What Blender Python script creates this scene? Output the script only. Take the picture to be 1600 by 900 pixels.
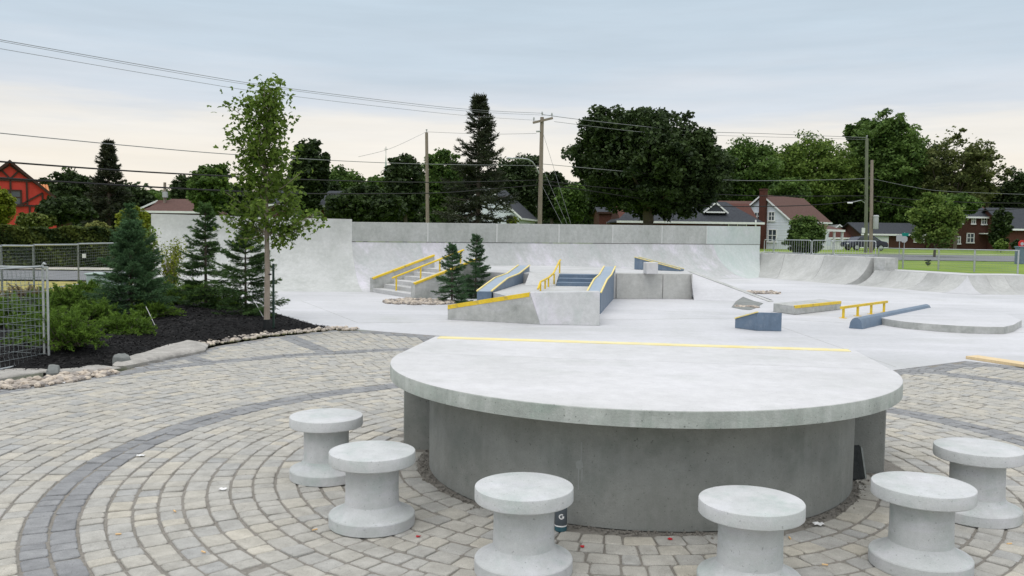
import bpy, bmesh, math, random
import numpy as np
from mathutils import Vector, Matrix
random.seed(7); rng = np.random.default_rng(7)
R = math.radians
for o in list(bpy.data.objects): bpy.data.objects.remove(o)
scene = bpy.context.scene
col = scene.collection

# ------------------------------------------------------------------ camera
F, PITCH, ROLL, HC = 1318.0, 0.0611, 0.01284, 1.6
cam_d = bpy.data.cameras.new('camera'); cam = bpy.data.objects.new('camera', cam_d); col.objects.link(cam)
cam_d.sensor_width = 36.0; cam_d.lens = F / 1600 * 36.0
cam_d.clip_start = 0.05; cam_d.clip_end = 4000
CAMR = Matrix.Rotation(math.pi/2 - PITCH, 3, 'X') @ Matrix.Rotation(ROLL, 3, 'Z')
cam.matrix_world = Matrix.Translation((0, 0, HC)) @ CAMR.to_4x4()
scene.camera = cam
scene.render.resolution_x, scene.render.resolution_y = 1024, 576

# ------------------------------------------------------------------ light
SUN_EL, SUN_AZ = R(58), R(205)      # soft light through thin cloud, high and behind the viewer's left
wd = bpy.data.worlds.new('World'); scene.world = wd; wd.use_nodes = True
nt = wd.node_tree; nt.nodes.clear()
def N(t, **kw):
    n = nt.nodes.new(t)
    for k, v in kw.items(): setattr(n, k, v)
    return n
out = N('ShaderNodeOutputWorld'); bg = N('ShaderNodeBackground'); bg.inputs['Strength'].default_value = 0.1
sky = N('ShaderNodeTexSky', sky_type='NISHITA'); sky.sun_disc = False
sky.sun_elevation = SUN_EL; sky.sun_rotation = SUN_AZ; sky.air_density = 1.0; sky.dust_density = 2.0
tc = N('ShaderNodeTexCoord'); sp = N('ShaderNodeSeparateXYZ')
nt.links.new(tc.outputs['Generated'], sp.inputs[0])
mp = N('ShaderNodeMapping'); mp.inputs['Scale'].default_value = (1.6, 1.6, 15.0)
nt.links.new(tc.outputs['Generated'], mp.inputs[0])
nz = N('ShaderNodeTexNoise'); nz.inputs['Scale'].default_value = 2.2; nz.inputs['Detail'].default_value = 6; nz.inputs['Roughness'].default_value = .55
nt.links.new(mp.outputs[0], nz.inputs['Vector'])
ma = N('ShaderNodeMath', operation='MULTIPLY_ADD'); ma.inputs[1].default_value = 0.10; ma.inputs[2].default_value = -0.05
nt.links.new(nz.outputs['Fac'], ma.inputs[0])
ad = N('ShaderNodeMath', operation='ADD'); nt.links.new(sp.outputs['Z'], ad.inputs[0]); nt.links.new(ma.outputs[0], ad.inputs[1])
ramp = N('ShaderNodeValToRGB'); nt.links.new(ad.outputs[0], ramp.inputs[0])
SKY = [(0.0, (.86, .76, .64)), (.07, (.84, .78, .69)), (.118, (.79, .76, .71)), (.15, (.62, .66, .71)), (.20, (.52, .60, .675)),
       (.28, (.49, .585, .665)), (.45, (.74, .79, .84)), (1.0, (1.5, 1.5, 1.5))]
el = ramp.color_ramp.elements
while len(el) > 1: el.remove(el[-1])
el[0].position = SKY[0][0]; el[0].color = (*SKY[0][1], 1)
for p, c in SKY[1:]:
    e = el.new(p); e.color = (*c, 1)
sc = N('ShaderNodeVectorMath', operation='SCALE'); sc.inputs['Scale'].default_value = 9.2
mp2 = N('ShaderNodeMapping'); mp2.inputs['Scale'].default_value = (2.5, 2.5, 26.0); nt.links.new(tc.outputs['Generated'], mp2.inputs[0])
nz2 = N('ShaderNodeTexNoise'); nz2.inputs['Scale'].default_value = 1.7; nz2.inputs['Detail'].default_value = 7; nz2.inputs['Roughness'].default_value = .6; nt.links.new(mp2.outputs[0], nz2.inputs['Vector'])
mr2 = N('ShaderNodeMapRange'); mr2.inputs[1].default_value = .3; mr2.inputs[2].default_value = .7; mr2.inputs[3].default_value = .955; mr2.inputs[4].default_value = 1.05; nt.links.new(nz2.outputs['Fac'], mr2.inputs[0])
cm2 = N('ShaderNodeMixRGB', blend_type='MULTIPLY'); cm2.inputs[0].default_value = 1.0; nt.links.new(ramp.outputs[0], cm2.inputs[1]); nt.links.new(mr2.outputs[0], cm2.inputs[2])
nt.links.new(cm2.outputs[0], sc.inputs[0])
mx = N('ShaderNodeMixRGB'); mx.inputs[0].default_value = 0.94      # cloud cover over the clear sky
nt.links.new(sky.outputs[0], mx.inputs[1]); nt.links.new(sc.outputs[0], mx.inputs[2])
nt.links.new(mx.outputs[0], bg.inputs[0]); nt.links.new(bg.outputs[0], out.inputs[0])
sl = bpy.data.lights.new('sun', 'SUN'); sun = bpy.data.objects.new('sun', sl); col.objects.link(sun)
sl.energy = .75; sl.angle = R(50); sl.color = (1.0, .965, .92)
sdir = Vector((math.sin(SUN_AZ)*math.cos(SUN_EL), math.cos(SUN_AZ)*math.cos(SUN_EL), math.sin(SUN_EL)))
sun.rotation_euler = sdir.to_track_quat('Z', 'Y').to_euler(); sun.location = (0, -10, 30)
vs = scene.view_settings; vs.view_transform = 'Standard'; vs.look = 'None'; vs.exposure = 0.34; vs.gamma = 1.0; vs.use_curve_mapping = False

# ------------------------------------------------------------------ helpers
def ray(px, py):
    return CAMR @ Vector(((px-800)/F, -(py-450)/F, -1.0))
def G(px, py, h=0.0):                     # the point at height h seen at a place in the photograph
    d = ray(px, py); t = (h-HC)/d.z
    return Vector((d.x*t, d.y*t, h))
def P(px, py, Y):                         # the point at distance Y
    d = ray(px, py); t = Y/d.y
    return Vector((d.x*t, Y, HC+d.z*t))
def proj(p):
    q = CAMR.transposed() @ (Vector(p)-Vector((0, 0, HC)))
    return 800+F*q.x/-q.z, 450-F*q.y/-q.z
def tag(o, label=None, cat=None, group=None, kind=None):
    if label: o['label'] = label
    if cat: o['category'] = cat
    if group: o['group'] = group
    if kind: o['kind'] = kind
    return o
def empty(name, loc=(0, 0, 0), rz=0, label=None, cat=None, group=None):
    o = bpy.data.objects.new(name, None); col.objects.link(o); o.location = loc; o.rotation_euler = (0, 0, rz)
    o.empty_display_size = .1
    return tag(o, label, cat, group)
def link(name, me, mat=None, parent=None):
    if mat and not me.materials: me.materials.append(mat)
    o = bpy.data.objects.new(name, me); col.objects.link(o)
    if parent: o.parent = parent
    return o
def copy_tree(o, parent=None):
    c = o.copy(); col.objects.link(c); c.parent = parent
    for ch in list(o.children): copy_tree(ch, c)
    return c
def npmesh(name, V, Fc, mat, parent=None, tint=None, smooth=False):
    V = np.asarray(V, np.float32); Fc = np.asarray(Fc, np.int32); k = Fc.shape[1]
    me = bpy.data.meshes.new(name)
    me.vertices.add(len(V)); me.vertices.foreach_set('co', V.ravel())
    me.loops.add(Fc.size); me.loops.foreach_set('vertex_index', Fc.ravel())
    me.polygons.add(len(Fc)); me.polygons.foreach_set('loop_start', np.arange(0, Fc.size, k, dtype=np.int32))
    if smooth: me.polygons.foreach_set('use_smooth', np.ones(len(Fc), bool))
    me.update(calc_edges=True)
    if tint is not None:
        a = me.attributes.new('tint', 'FLOAT', 'FACE'); a.data.foreach_set('value', np.asarray(tint, np.float32))
    return link(name, me, mat, parent)
class MB:
    def __init__(s): s.v = []; s.f = []; s.sm = []; s.t = []
    def add(s, vs, fs, smooth=False, tint=0.5):
        b = len(s.v); s.v += [tuple(v) for v in vs]; s.f += [tuple(i+b for i in f) for f in fs]; s.sm += [smooth]*len(fs); s.t += [tint]*len(fs)
        return s
    def box(s, c, d, rz=0, M=None):
        hx, hy, hz = d[0]/2, d[1]/2, d[2]/2
        vs = [Vector((x, y, z)) for x in (-hx, hx) for y in (-hy, hy) for z in (-hz, hz)]
        m = M if M else Matrix.Rotation(rz, 3, 'Z')
        vs = [m @ v + Vector(c) for v in vs]
        return s.add(vs, [(0, 1, 3, 2), (4, 6, 7, 5), (0, 4, 5, 1), (2, 3, 7, 6), (0, 2, 6, 4), (1, 5, 7, 3)])
    def prism(s, poly, z0, z1):           # poly CCW xy; z0/z1 numbers or lists
        n = len(poly)
        a = z0 if hasattr(z0, '__len__') else [z0]*n; b = z1 if hasattr(z1, '__len__') else [z1]*n
        vs = [(p[0], p[1], a[i]) for i, p in enumerate(poly)] + [(p[0], p[1], b[i]) for i, p in enumerate(poly)]
        fs = [tuple(range(n-1, -1, -1)), tuple(range(n, 2*n))] + [(i, (i+1) % n, n+(i+1) % n, n+i) for i in range(n)]
        return s.add(vs, fs)
    def tube(s, pts, r, n=8, cap=True):
        pts = [Vector(p) for p in pts]; m = len(pts); rr = r if hasattr(r, '__len__') else [r]*m
        vs = []
        for i, p in enumerate(pts):
            d = (pts[min(i+1, m-1)]-pts[max(i-1, 0)]).normalized()
            u = d.cross(Vector((0, 0, 1)))
            if u.length < .05: u = d.cross(Vector((0, 1, 0)))
            u.normalize(); w = d.cross(u)
            for k in range(n):
                a = 2*math.pi*k/n; vs.append(p+(u*math.cos(a)+w*math.sin(a))*rr[i])
        fs = [(i*n+k, i*n+(k+1) % n, (i+1)*n+(k+1) % n, (i+1)*n+k) for i in range(m-1) for k in range(n)]
        s.add(vs, fs, True)
        if cap:
            s.add(vs[:n], [tuple(range(n-1, -1, -1))]); s.add(vs[-n:], [tuple(range(n))])
        return s
    def lathe(s, prof, c=(0, 0, 0), n=48, smooth=True):
        vs = []; m = len(prof)
        for r, z in prof:
            for k in range(n):
                a = 2*math.pi*k/n; vs.append((c[0]+r*math.cos(a), c[1]+r*math.sin(a), c[2]+z))
        fs = [(i*n+k, i*n+(k+1) % n, (i+1)*n+(k+1) % n, (i+1)*n+k) for i in range(m-1) for k in range(n)]
        s.add(vs, fs, smooth)
        s.add(vs[:n], [tuple(range(n-1, -1, -1))]); s.add(vs[-n:], [tuple(range(n))])
        return s
    def build(s, name, mat=None, parent=None, bevel=0, seg=2, fix=True):
        me = bpy.data.meshes.new(name); me.from_pydata(s.v, [], s.f)
        me.polygons.foreach_set('use_smooth', s.sm)
        a = me.attributes.new('tint', 'FLOAT', 'FACE'); a.data.foreach_set('value', s.t)
        if fix:
            bm = bmesh.new(); bm.from_mesh(me); bmesh.ops.remove_doubles(bm, verts=bm.verts, dist=1e-5)
            bmesh.ops.recalc_face_normals(bm, faces=bm.faces); bm.to_mesh(me); bm.free()
        me.update(); me.set_sharp_from_angle(angle=R(30))
        o = link(name, me, mat, parent)
        if bevel:
            b = o.modifiers.new('bevel', 'BEVEL'); b.width = bevel; b.segments = seg; b.limit_method = 'ANGLE'; b.angle_limit = R(35)
        return o

# ------------------------------------------------------------------ materials
MATS = {}
def mat(name, c1, c2=None, scale=4.0, rough=.8, bump=0.0, bscale=60.0, detail=6, stain=None, stain_scale=.8, stain_amt=.5,
        tint=None, metal=0.0, spec=.3, coords='Object', stretch=None, fine=0.0, streak=None, pits=0.0):
    m = bpy.data.materials.new(name); m.use_nodes = True; MATS[name] = m
    t = m.node_tree; n = t.nodes; L = t.links; b = n['Principled BSDF']
    b.inputs['Roughness'].default_value = rough; b.inputs['Metallic'].default_value = metal
    b.inputs['Specular IOR Level'].default_value = spec
    tcx = n.new('ShaderNodeTexCoord'); oi = n.new('ShaderNodeObjectInfo'); vo = n.new('ShaderNodeVectorMath'); vo.operation = 'MULTIPLY_ADD'
    L.new(oi.outputs['Random'], vo.inputs[0]); vo.inputs[1].default_value = (41.0, 23.0, 17.0); L.new(tcx.outputs[coords], vo.inputs[2]); vec = vo.outputs[0]   # every object gets its own patch of the pattern
    if stretch:
        mpn = n.new('ShaderNodeMapping'); mpn.inputs['Scale'].default_value = stretch; L.new(vec, mpn.inputs[0]); svec = mpn.outputs[0]
    else: svec = vec
    def noise(sc, dt, v, rg=.6):
        q = n.new('ShaderNodeTexNoise'); q.inputs['Scale'].default_value = sc; q.inputs['Detail'].default_value = dt; q.inputs['Roughness'].default_value = rg
        L.new(v, q.inputs['Vector']); return q
    def rampn(src, lo, hi):
        r = n.new('ShaderNodeMapRange'); r.inputs[1].default_value = lo; r.inputs[2].default_value = hi; L.new(src, r.inputs[0]); return r.outputs[0]
    def mixc(fac, a, bb, blend='MIX'):
        q = n.new('ShaderNodeMixRGB'); q.blend_type = blend
        if isinstance(fac, float): q.inputs[0].default_value = fac
        else: L.new(fac, q.inputs[0])
        for i, x in ((1, a), (2, bb)):
            if isinstance(x, tuple): q.inputs[i].default_value = (*x, 1)
            else: L.new(x, q.inputs[i])
        return q.outputs[0]
    c = c1
    if c2:
        c = mixc(rampn(noise(scale, detail, svec).outputs['Fac'], .32, .68), c1, c2)
    if stain:
        f = rampn(noise(stain_scale, 7, svec, .65).outputs['Fac'], .52, .72)
        mu = n.new('ShaderNodeMath'); mu.operation = 'MULTIPLY'; mu.inputs[1].default_value = stain_amt; L.new(f, mu.inputs[0])
        c = mixc(mu.outputs[0], c if not isinstance(c, tuple) else c, stain)
    if streak:                                       # (colour, amount, xyz stretch): scuffs and run-off marks
        mq = n.new('ShaderNodeMapping'); mq.inputs['Scale'].default_value = streak[2]; L.new(vec, mq.inputs[0])
        f = rampn(noise(1.0, 5, mq.outputs[0], .65).outputs['Fac'], .5, .78)
        mu = n.new('ShaderNodeMath'); mu.operation = 'MULTIPLY'; mu.inputs[1].default_value = streak[1]; L.new(f, mu.inputs[0])
        c = mixc(mu.outputs[0], c, streak[0])
    if fine:
        g = rampn(noise(220.0, 3, vec).outputs['Fac'], .3, .7)
        mr = n.new('ShaderNodeMapRange'); mr.inputs[3].default_value = 1-fine; mr.inputs[4].default_value = 1+fine*.5; L.new(g, mr.inputs[0])
        c = mixc(1.0, c, mr.outputs[0], 'MULTIPLY')
    if pits:                                         # air holes and chips in cast concrete
        g = rampn(noise(75.0, 1, vec, .5).outputs['Fac'], .70, .76)
        mr = n.new('ShaderNodeMapRange'); mr.inputs[3].default_value = 1; mr.inputs[4].default_value = 1-pits; L.new(g, mr.inputs[0])
        c = mixc(1.0, c, mr.outputs[0], 'MULTIPLY')
        g = rampn(noise(9.0, 8, vec, .75).outputs['Fac'], .35, .65)
        mr = n.new('ShaderNodeMapRange'); mr.inputs[3].default_value = 1-pits*.28; mr.inputs[4].default_value = 1+pits*.18; L.new(g, mr.inputs[0])
        c = mixc(1.0, c, mr.outputs[0], 'MULTIPLY')
    if tint:                                         # per-piece variation: (dark multiplier, light multiplier)
        at_ = n.new('ShaderNodeAttribute'); at_.attribute_name = 'tint'
        cr = n.new('ShaderNodeMixRGB'); cr.inputs[1].default_value = (*tint[0], 1); cr.inputs[2].default_value = (*tint[1], 1)
        L.new(at_.outputs['Fac'], cr.inputs[0])
        c = mixc(1.0, c, cr.outputs[0], 'MULTIPLY')
    if isinstance(c, tuple): b.inputs['Base Color'].default_value = (*c, 1)
    else: L.new(c, b.inputs['Base Color'])
    if bump:
        bp = n.new('ShaderNodeBump'); bp.inputs['Strength'].default_value = bump; bp.inputs['Distance'].default_value = .01
        L.new(noise(bscale, 5, vec).outputs['Fac'], bp.inputs['Height']); L.new(bp.outputs[0], b.inputs['Normal'])
    return m
def leafmat(name, dark, light, trans=.25, rough=.6):
    m = bpy.data.materials.new(name); m.use_nodes = True; MATS[name] = m
    t = m.node_tree; n = t.nodes; L = t.links; b = n['Principled BSDF']; b.inputs['Roughness'].default_value = rough; b.inputs['Specular IOR Level'].default_value = .2
    a = n.new('ShaderNodeAttribute'); a.attribute_name = 'tint'
    q = n.new('ShaderNodeMixRGB'); q.inputs[1].default_value = (*dark, 1); q.inputs[2].default_value = (*light, 1)
    L.new(a.outputs['Fac'], q.inputs[0]); L.new(q.outputs[0], b.inputs['Base Color'])
    tr = n.new('ShaderNodeBsdfTranslucent'); L.new(q.outputs[0], tr.inputs['Color'])
    mx_ = n.new('ShaderNodeMixShader'); mx_.inputs[0].default_value = trans
    L.new(b.outputs[0], mx_.inputs[1]); L.new(tr.outputs[0], mx_.inputs[2]); L.new(mx_.outputs[0], n['Material Output'].inputs['Surface'])
    return m

m_floor = mat('skate_floor_concrete', (.455, .46, .475), (.58, .58, .60), .30, .62, .12, 90, stain=(.42, .43, .415), stain_scale=.55, stain_amt=.6, streak=((.66, .65, .69), .75, (.16, 1.3, 1)), fine=.06, pits=.25)
m_curve = mat('curved_wall_concrete', (.43, .445, .43), (.53, .54, .53), .8, .72, .15, 50, stain=(.36, .375, .355), stain_scale=1.2, stain_amt=.55, streak=((.58, .585, .585), .6, (2.5, 2.5, .4)), fine=.07, pits=.35)
m_faded = mat('faded_yellow_paint', (.70, .60, .27), (.76, .69, .40), 6, .65, .05, 60, stain=(.56, .55, .50), stain_scale=12, stain_amt=.8)
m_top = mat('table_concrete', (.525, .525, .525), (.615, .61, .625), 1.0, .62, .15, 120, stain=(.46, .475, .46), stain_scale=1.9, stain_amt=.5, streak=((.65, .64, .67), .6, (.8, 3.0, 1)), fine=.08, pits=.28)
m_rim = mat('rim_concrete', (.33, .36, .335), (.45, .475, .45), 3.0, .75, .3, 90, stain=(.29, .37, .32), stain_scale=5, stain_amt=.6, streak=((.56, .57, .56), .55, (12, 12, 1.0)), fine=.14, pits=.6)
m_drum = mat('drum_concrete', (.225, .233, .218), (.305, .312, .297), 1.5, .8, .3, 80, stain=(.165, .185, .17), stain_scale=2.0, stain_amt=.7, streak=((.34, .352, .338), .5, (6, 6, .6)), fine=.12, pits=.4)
m_stool = mat('stool_concrete', (.47, .495, .49), (.575, .58, .59), 4, .7, .25, 110, stain=(.37, .44, .415), stain_scale=6, stain_amt=.6, streak=((.60, .595, .64), .75, (4, 4, 20)), fine=.10, pits=.32)
m_wall = mat('wall_concrete', (.36, .375, .355), (.47, .48, .465), .9, .75, .2, 50, stain=(.30, .32, .295), stain_scale=1.6, stain_amt=.7, streak=((.50, .51, .51), .6, (2.2, 2.2, .4)), fine=.08, pits=.5)
m_trans = mat('transition_concrete', (.42, .43, .425), (.53, .535, .545), .55, .7, .15, 50, stain=(.66, .63, .70), stain_scale=.75, stain_amt=1.0, streak=((.38, .43, .41), .65, (3.0, 3.0, .45)), fine=.08, pits=.4)
m_quarter = mat('quarter_concrete', (.36, .365, .355), (.48, .485, .475), 1.0, .75, .15, 50, stain=(.54, .54, .55), stain_scale=.8, stain_amt=.6, fine=.08, tint=((.88, .88, .88), (1.10, 1.10, 1.09)), pits=.4)
m_block = mat('ledge_concrete', (.37, .38, .36), (.50, .505, .49), 2.0, .75, .25, 70, stain=(.25, .27, .25), stain_scale=3.0, stain_amt=.7, streak=((.57, .57, .59), .6, (1.3, 1.3, 5)), fine=.12, pits=.5)
m_front = mat('pale_block_concrete', (.43, .43, .41), (.52, .52, .50), 1.6, .75, .2, 70, stain=(.36, .365, .345), stain_scale=2.2, stain_amt=.6, fine=.1, pits=.4)
m_mintc = mat('mint_stained_concrete', (.46, .52, .50), (.55, .59, .58), .8, .7, .15, 50, stain=(.61, .60, .64), stain_scale=1.3, stain_amt=.7, streak=((.40, .49, .46), .5, (2.2, 2.2, .5)), fine=.08, pits=.3)
m_deck = mat('deck_concrete', (.43, .435, .43), (.53, .53, .535), .9, .7, .15, 60, stain=(.59, .59, .61), stain_scale=.9, stain_amt=.6, fine=.08, pits=.35)
m_pit = mat('pit_concrete', (.17, .18, .175), (.25, .26, .25), 3.0, .85, .3, 60)
m_splash = mat('dried_splash', (.27, .283, .272), (.32, .33, .32), 20, .8)
m_joint = mat('joint_filler', (.56, .57, .56), (.62, .63, .62), 4.0, .8)
m_wirem = mat('fence_wire', (.24, .27, .28), rough=.5, metal=.4)
m_blue = mat('blue_steel', (.115, .165, .235), (.135, .19, .265), 3, .5, .05, 40, stain=(.24, .28, .34), stain_scale=5, stain_amt=.6, streak=((.08, .11, .15), .5, (9, 9, 1.5)), spec=.4, pits=.25)
m_bluetop = mat('blue_steel_worn', (.25, .32, .40), (.31, .375, .455), 4, .45, .05, 40, stain=(.19, .25, .33), stain_scale=6, stain_amt=.5, spec=.4)
m_yel = mat('yellow_paint', (.72, .50, .03), (.80, .57, .05), 5, .5, .05, 40, stain=(.20, .17, .10), stain_scale=9, stain_amt=.75, pits=.4)
m_yelworn = mat('yellow_paint_worn', (.74, .58, .15), (.80, .68, .30), 7, .6, .05, 60, stain=(.50, .49, .45), stain_scale=11, stain_amt=.8, pits=.3)
m_paver = mat('paver_concrete', (.41, .40, .378), (.485, .475, .455), 9, .88, .6, 120, fine=.25, stain=(.30, .29, .265), stain_scale=.7, stain_amt=.6, tint=((.84, .86, .88), (1.12, 1.075, .97)), pits=.35)
m_paver_d = mat('dark_paver', (.24, .243, .25), (.29, .293, .30), 9, .88, .6, 120, fine=.22, tint=((.86, .87, .88), (1.14, 1.14, 1.13)), pits=.35)
m_sand = mat('joint_sand', (.225, .21, .185), (.315, .295, .265), 40, .95, .7, 240, fine=.3)
m_mulch = mat('black_mulch', (.005, .005, .0055), (.014, .0135, .014), 25, .95, .9, 60, spec=.1)
m_chip = mat('mulch_chip', (.009, .0085, .009), (.016, .0155, .016), 20, .85, .2, 60, tint=((.45, .45, .45), (1.6, 1.55, 1.5)))
m_stone = mat('river_stone', (.42, .37, .32), (.52, .48, .43), 14, .8, .3, 80, tint=((.55, .55, .58), (1.25, 1.2, 1.12)), fine=.1)
m_rock = mat('limestone_boulder', (.34, .325, .30), (.48, .46, .43), 5, .9, .9, 30, stain=(.22, .21, .20), stain_scale=7, stain_amt=.7, fine=.2, pits=.5)
m_rockd = mat('dark_rock', (.13, .14, .14), (.21, .22, .21), 9, .9, .6, 40)
m_grass = mat('lawn_grass', (.12, .20, .022), (.20, .28, .04), .35, .95, .8, 30, stain=(.27, .28, .07), stain_scale=.6, stain_amt=.5)
m_dry = mat('dry_grass', (.30, .27, .07), (.40, .35, .11), 1.4, .95, .8, 30)
m_asph = mat('asphalt', (.155, .16, .17), (.20, .205, .215), 1.2, .9, .3, 60)
m_kerb = mat('kerb_concrete', (.42, .40, .36), (.50, .48, .44), 2, .9, .3, 50)
m_galv = mat('galvanised_steel', (.36, .39, .40), (.48, .50, .51), 14, .42, .05, 90, metal=.6, spec=.5)
m_wood = mat('weathered_pole', (.20, .165, .135), (.29, .25, .21), 3, .9, .4, 30, stretch=(6, 6, .5))
m_woodg = mat('green_treated_pole', (.13, .15, .105), (.18, .195, .14), 3, .9, .4, 30, stretch=(6, 6, .5))
m_ply = mat('new_lumber', (.62, .47, .27), (.70, .56, .35), 6, .7, .1, 40, stretch=(1, 8, 1))
m_wire = mat('black_cable', (.012, .012, .013), rough=.6)
m_wireg = mat('grey_wire', (.20, .21, .22), rough=.5)
m_bark = mat('bark', (.085, .07, .055), (.13, .11, .09), 12, .95, .6, 40)
m_barky = mat('young_bark', (.23, .19, .155), (.31, .265, .22), 18, .9, .4, 60, stretch=(1, 1, .3))
m_black = mat('black_plastic', (.014, .016, .017), rough=.5)
m_gpost = mat('green_post_paint', (.02, .045, .035), (.03, .06, .045), 9, .55)
m_white = mat('white_paint', (.72, .74, .76), (.78, .79, .80), 3, .6)
m_siding = mat('white_siding', (.62, .67, .76), (.68, .72, .80), 2, .65)
m_brick = mat('red_brick', (.065, .024, .018), (.095, .036, .026), 9, .9, .3, 20)
m_brickd = mat('brown_brick', (.055, .024, .018), (.085, .038, .028), 9, .9, .3, 20)
m_redst = mat('red_stucco', (.44, .045, .032), (.50, .055, .04), 3, .85, .2, 30)
m_beam = mat('dark_timber', (.035, .018, .014), (.06, .03, .022), 6, .8)
m_terra = mat('terracotta_tile', (.46, .17, .07), (.60, .27, .12), 7, .85, tint=((.8, .8, .8), (1.2, 1.15, 1.1)))
m_shbr = mat('brown_shingle', (.085, .045, .038), (.12, .066, .055), 5, .9, .4, 12)
m_shdk = mat('dark_shingle', (.028, .032, .040), (.05, .056, .066), 5, .9, .4, 12)
m_glass = mat('window_glass', (.03, .045, .06), (.07, .09, .11), 1.2, .12, spec=.6)
m_car = mat('dark_car_paint', (.012, .016, .04), rough=.25, spec=.6)
m_sgreen = mat('street_sign_green', (.0, .19, .15), rough=.5)
m_sred = mat('stop_sign_red', (.48, .03, .03), rough=.5)
m_sgrey = mat('sign_back_grey', (.40, .42, .43), rough=.45)
m_bot = mat('bottle_blue', (.03, .10, .13), rough=.2, spec=.6)
m_botl = mat('bottle_label', (.085, .10, .115), rough=.4)
m_foil = mat('white_litter', (.80, .80, .80), rough=.35)
m_butt = mat('cigarette_orange', (.66, .42, .20), (.74, .52, .28), 90, .8)
m_petal = mat('red_petal', (.45, .02, .03), rough=.6)
m_slab = mat('dark_slab', (.02, .024, .026), (.045, .05, .05), 30, .8, .4, 90)
m_slabe = mat('slab_edge', (.20, .22, .21), (.26, .28, .27), 30, .85, .4, 90)
m_mint = mat('utility_box_paint', (.36, .44, .42), rough=.6)

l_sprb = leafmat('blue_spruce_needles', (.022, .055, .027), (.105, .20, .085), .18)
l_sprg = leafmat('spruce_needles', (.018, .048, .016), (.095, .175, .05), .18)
l_dspr = leafmat('dark_conifer_needles', (.012, .020, .012), (.055, .066, .036), .12)
l_jun = leafmat('juniper_sprays', (.026, .068, .009), (.17, .28, .04), .25)
l_mapy = leafmat('young_maple_leaves', (.050, .100, .014), (.23, .33, .06), .45)
l_dark = leafmat('dark_leaves', (.012, .025, .009), (.072, .112, .036), .26)
l_mid = leafmat('mid_green_leaves', (.030, .068, .016), (.17, .27, .065), .36)
l_lite = leafmat('light_green_leaves', (.048, .10, .018), (.25, .35, .08), .42)
l_lime = leafmat('lime_leaves', (.10, .15, .012), (.32, .36, .04), .35)
l_hedge = leafmat('hedge_leaves', (.022, .042, .011), (.17, .21, .042), .25)
l_pale = leafmat('pale_twiggy_leaves', (.10, .13, .03), (.30, .31, .10), .35)
l_olive = leafmat('olive_leaves', (.045, .066, .018), (.21, .24, .085), .4)
# ------------------------------------------------------------------ the setting: ground, floor, plaza
def ss(a, b, x):
    t = np.clip((x-a)/(b-a), 0, 1); return t*t*(3-2*t)
def ground_h(x, y):
    x = np.asarray(x, float); y = np.asarray(y, float)
    right = ss(0, 1.2, np.minimum(x-(13.75+(31-y)*.25), y-27.9))
    rear = ss(38.5, 42, y)*ss(-2, 3, x)
    a = np.maximum(right, rear)
    return -.06+a*(.56+.25*ss(60, 110, y)+.5*ss(110, 300, y))+(1-a)*(.5*ss(42, 90, y)+.3*ss(110, 300, y))
gx = np.unique(np.concatenate([np.linspace(-1500, -80, 12), np.arange(-80, 8, 2.0), np.arange(8, 22, .5), np.arange(22, 90, 2.0), np.linspace(90, 1500, 12)]))
gy = np.unique(np.concatenate([np.linspace(-60, 14, 12), np.arange(14, 24, 1.0), np.arange(24, 44, .5), np.arange(44, 130, 2.0), np.linspace(130, 2500, 14)]))
XX, YY = np.meshgrid(gx, gy); V = np.stack([XX, YY, ground_h(XX, YY)], -1).reshape(-1, 3)
nx, ny = len(gx), len(gy); idx = np.arange(nx*ny).reshape(ny, nx)
ground = npmesh('ground', V, np.stack([idx[:-1, :-1], idx[:-1, 1:], idx[1:, 1:], idx[1:, :-1]], -1).reshape(-1, 4), m_grass, smooth=True)
tag(ground, 'green lawn and ground around the skatepark', kind='structure')
def sheet(name, pts, mat_, label, dz=.02, n=None):      # a strip draped on the ground, pts = list of (near, far) pairs
    v = []; f = []
    for i, (a, b) in enumerate(pts):
        for k in range(5):
            p = Vector(a).lerp(Vector(b), k/4); v.append((p.x, p.y, float(ground_h(p.x, p.y))+dz))
        if i: f += [((i-1)*5+k, i*5+k, i*5+k+1, (i-1)*5+k+1) for k in range(4)]
    return tag(npmesh(name, v, f, mat_), label, kind='structure')
def V2(a): return (a[0], a[1])
# left street, its far pavement and the dry verge in front
def strip(name, x0, x1, ya0, ya1, yb0, yb1, m_, label, dz):
    prs = []
    for i in range(25):
        t = i/24; x = x0+(x1-x0)*t
        prs.append(((x, ya0+(ya1-ya0)*t, 0), (x, yb0+(yb1-yb0)*t, 0)))
    return sheet(name, prs, m_, label, dz)
strip('dry_verge', -30, -9.6, 20.6, 22.0, 25.4, 27.2, m_dry, 'dry yellow grass verge beside the left street', .045)
strip('road', -45, -3, 24.5, 28.4, 31.2, 35.0, m_asph, 'grey asphalt street behind the mesh fence', .065)
strip('pavement', -45, -3, 31.25, 35.05, 33.5, 37.3, m_kerb, 'pale pavement along the far side of the left street', .11)
# right street
strip('road', 13, 120, 49, 47.5, 68, 71, m_asph, 'grey asphalt street beyond the right lawn', .03)
strip('kerb', 13, 120, 68.1, 71.1, 69.3, 72.3, m_kerb, 'pale kerb on the far side of the right street', .10)
strip('kerb', 30, 120, 46.9, 46.6, 47.5, 47.2, m_kerb, 'pale kerb on the near side of the right street', .06)

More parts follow.
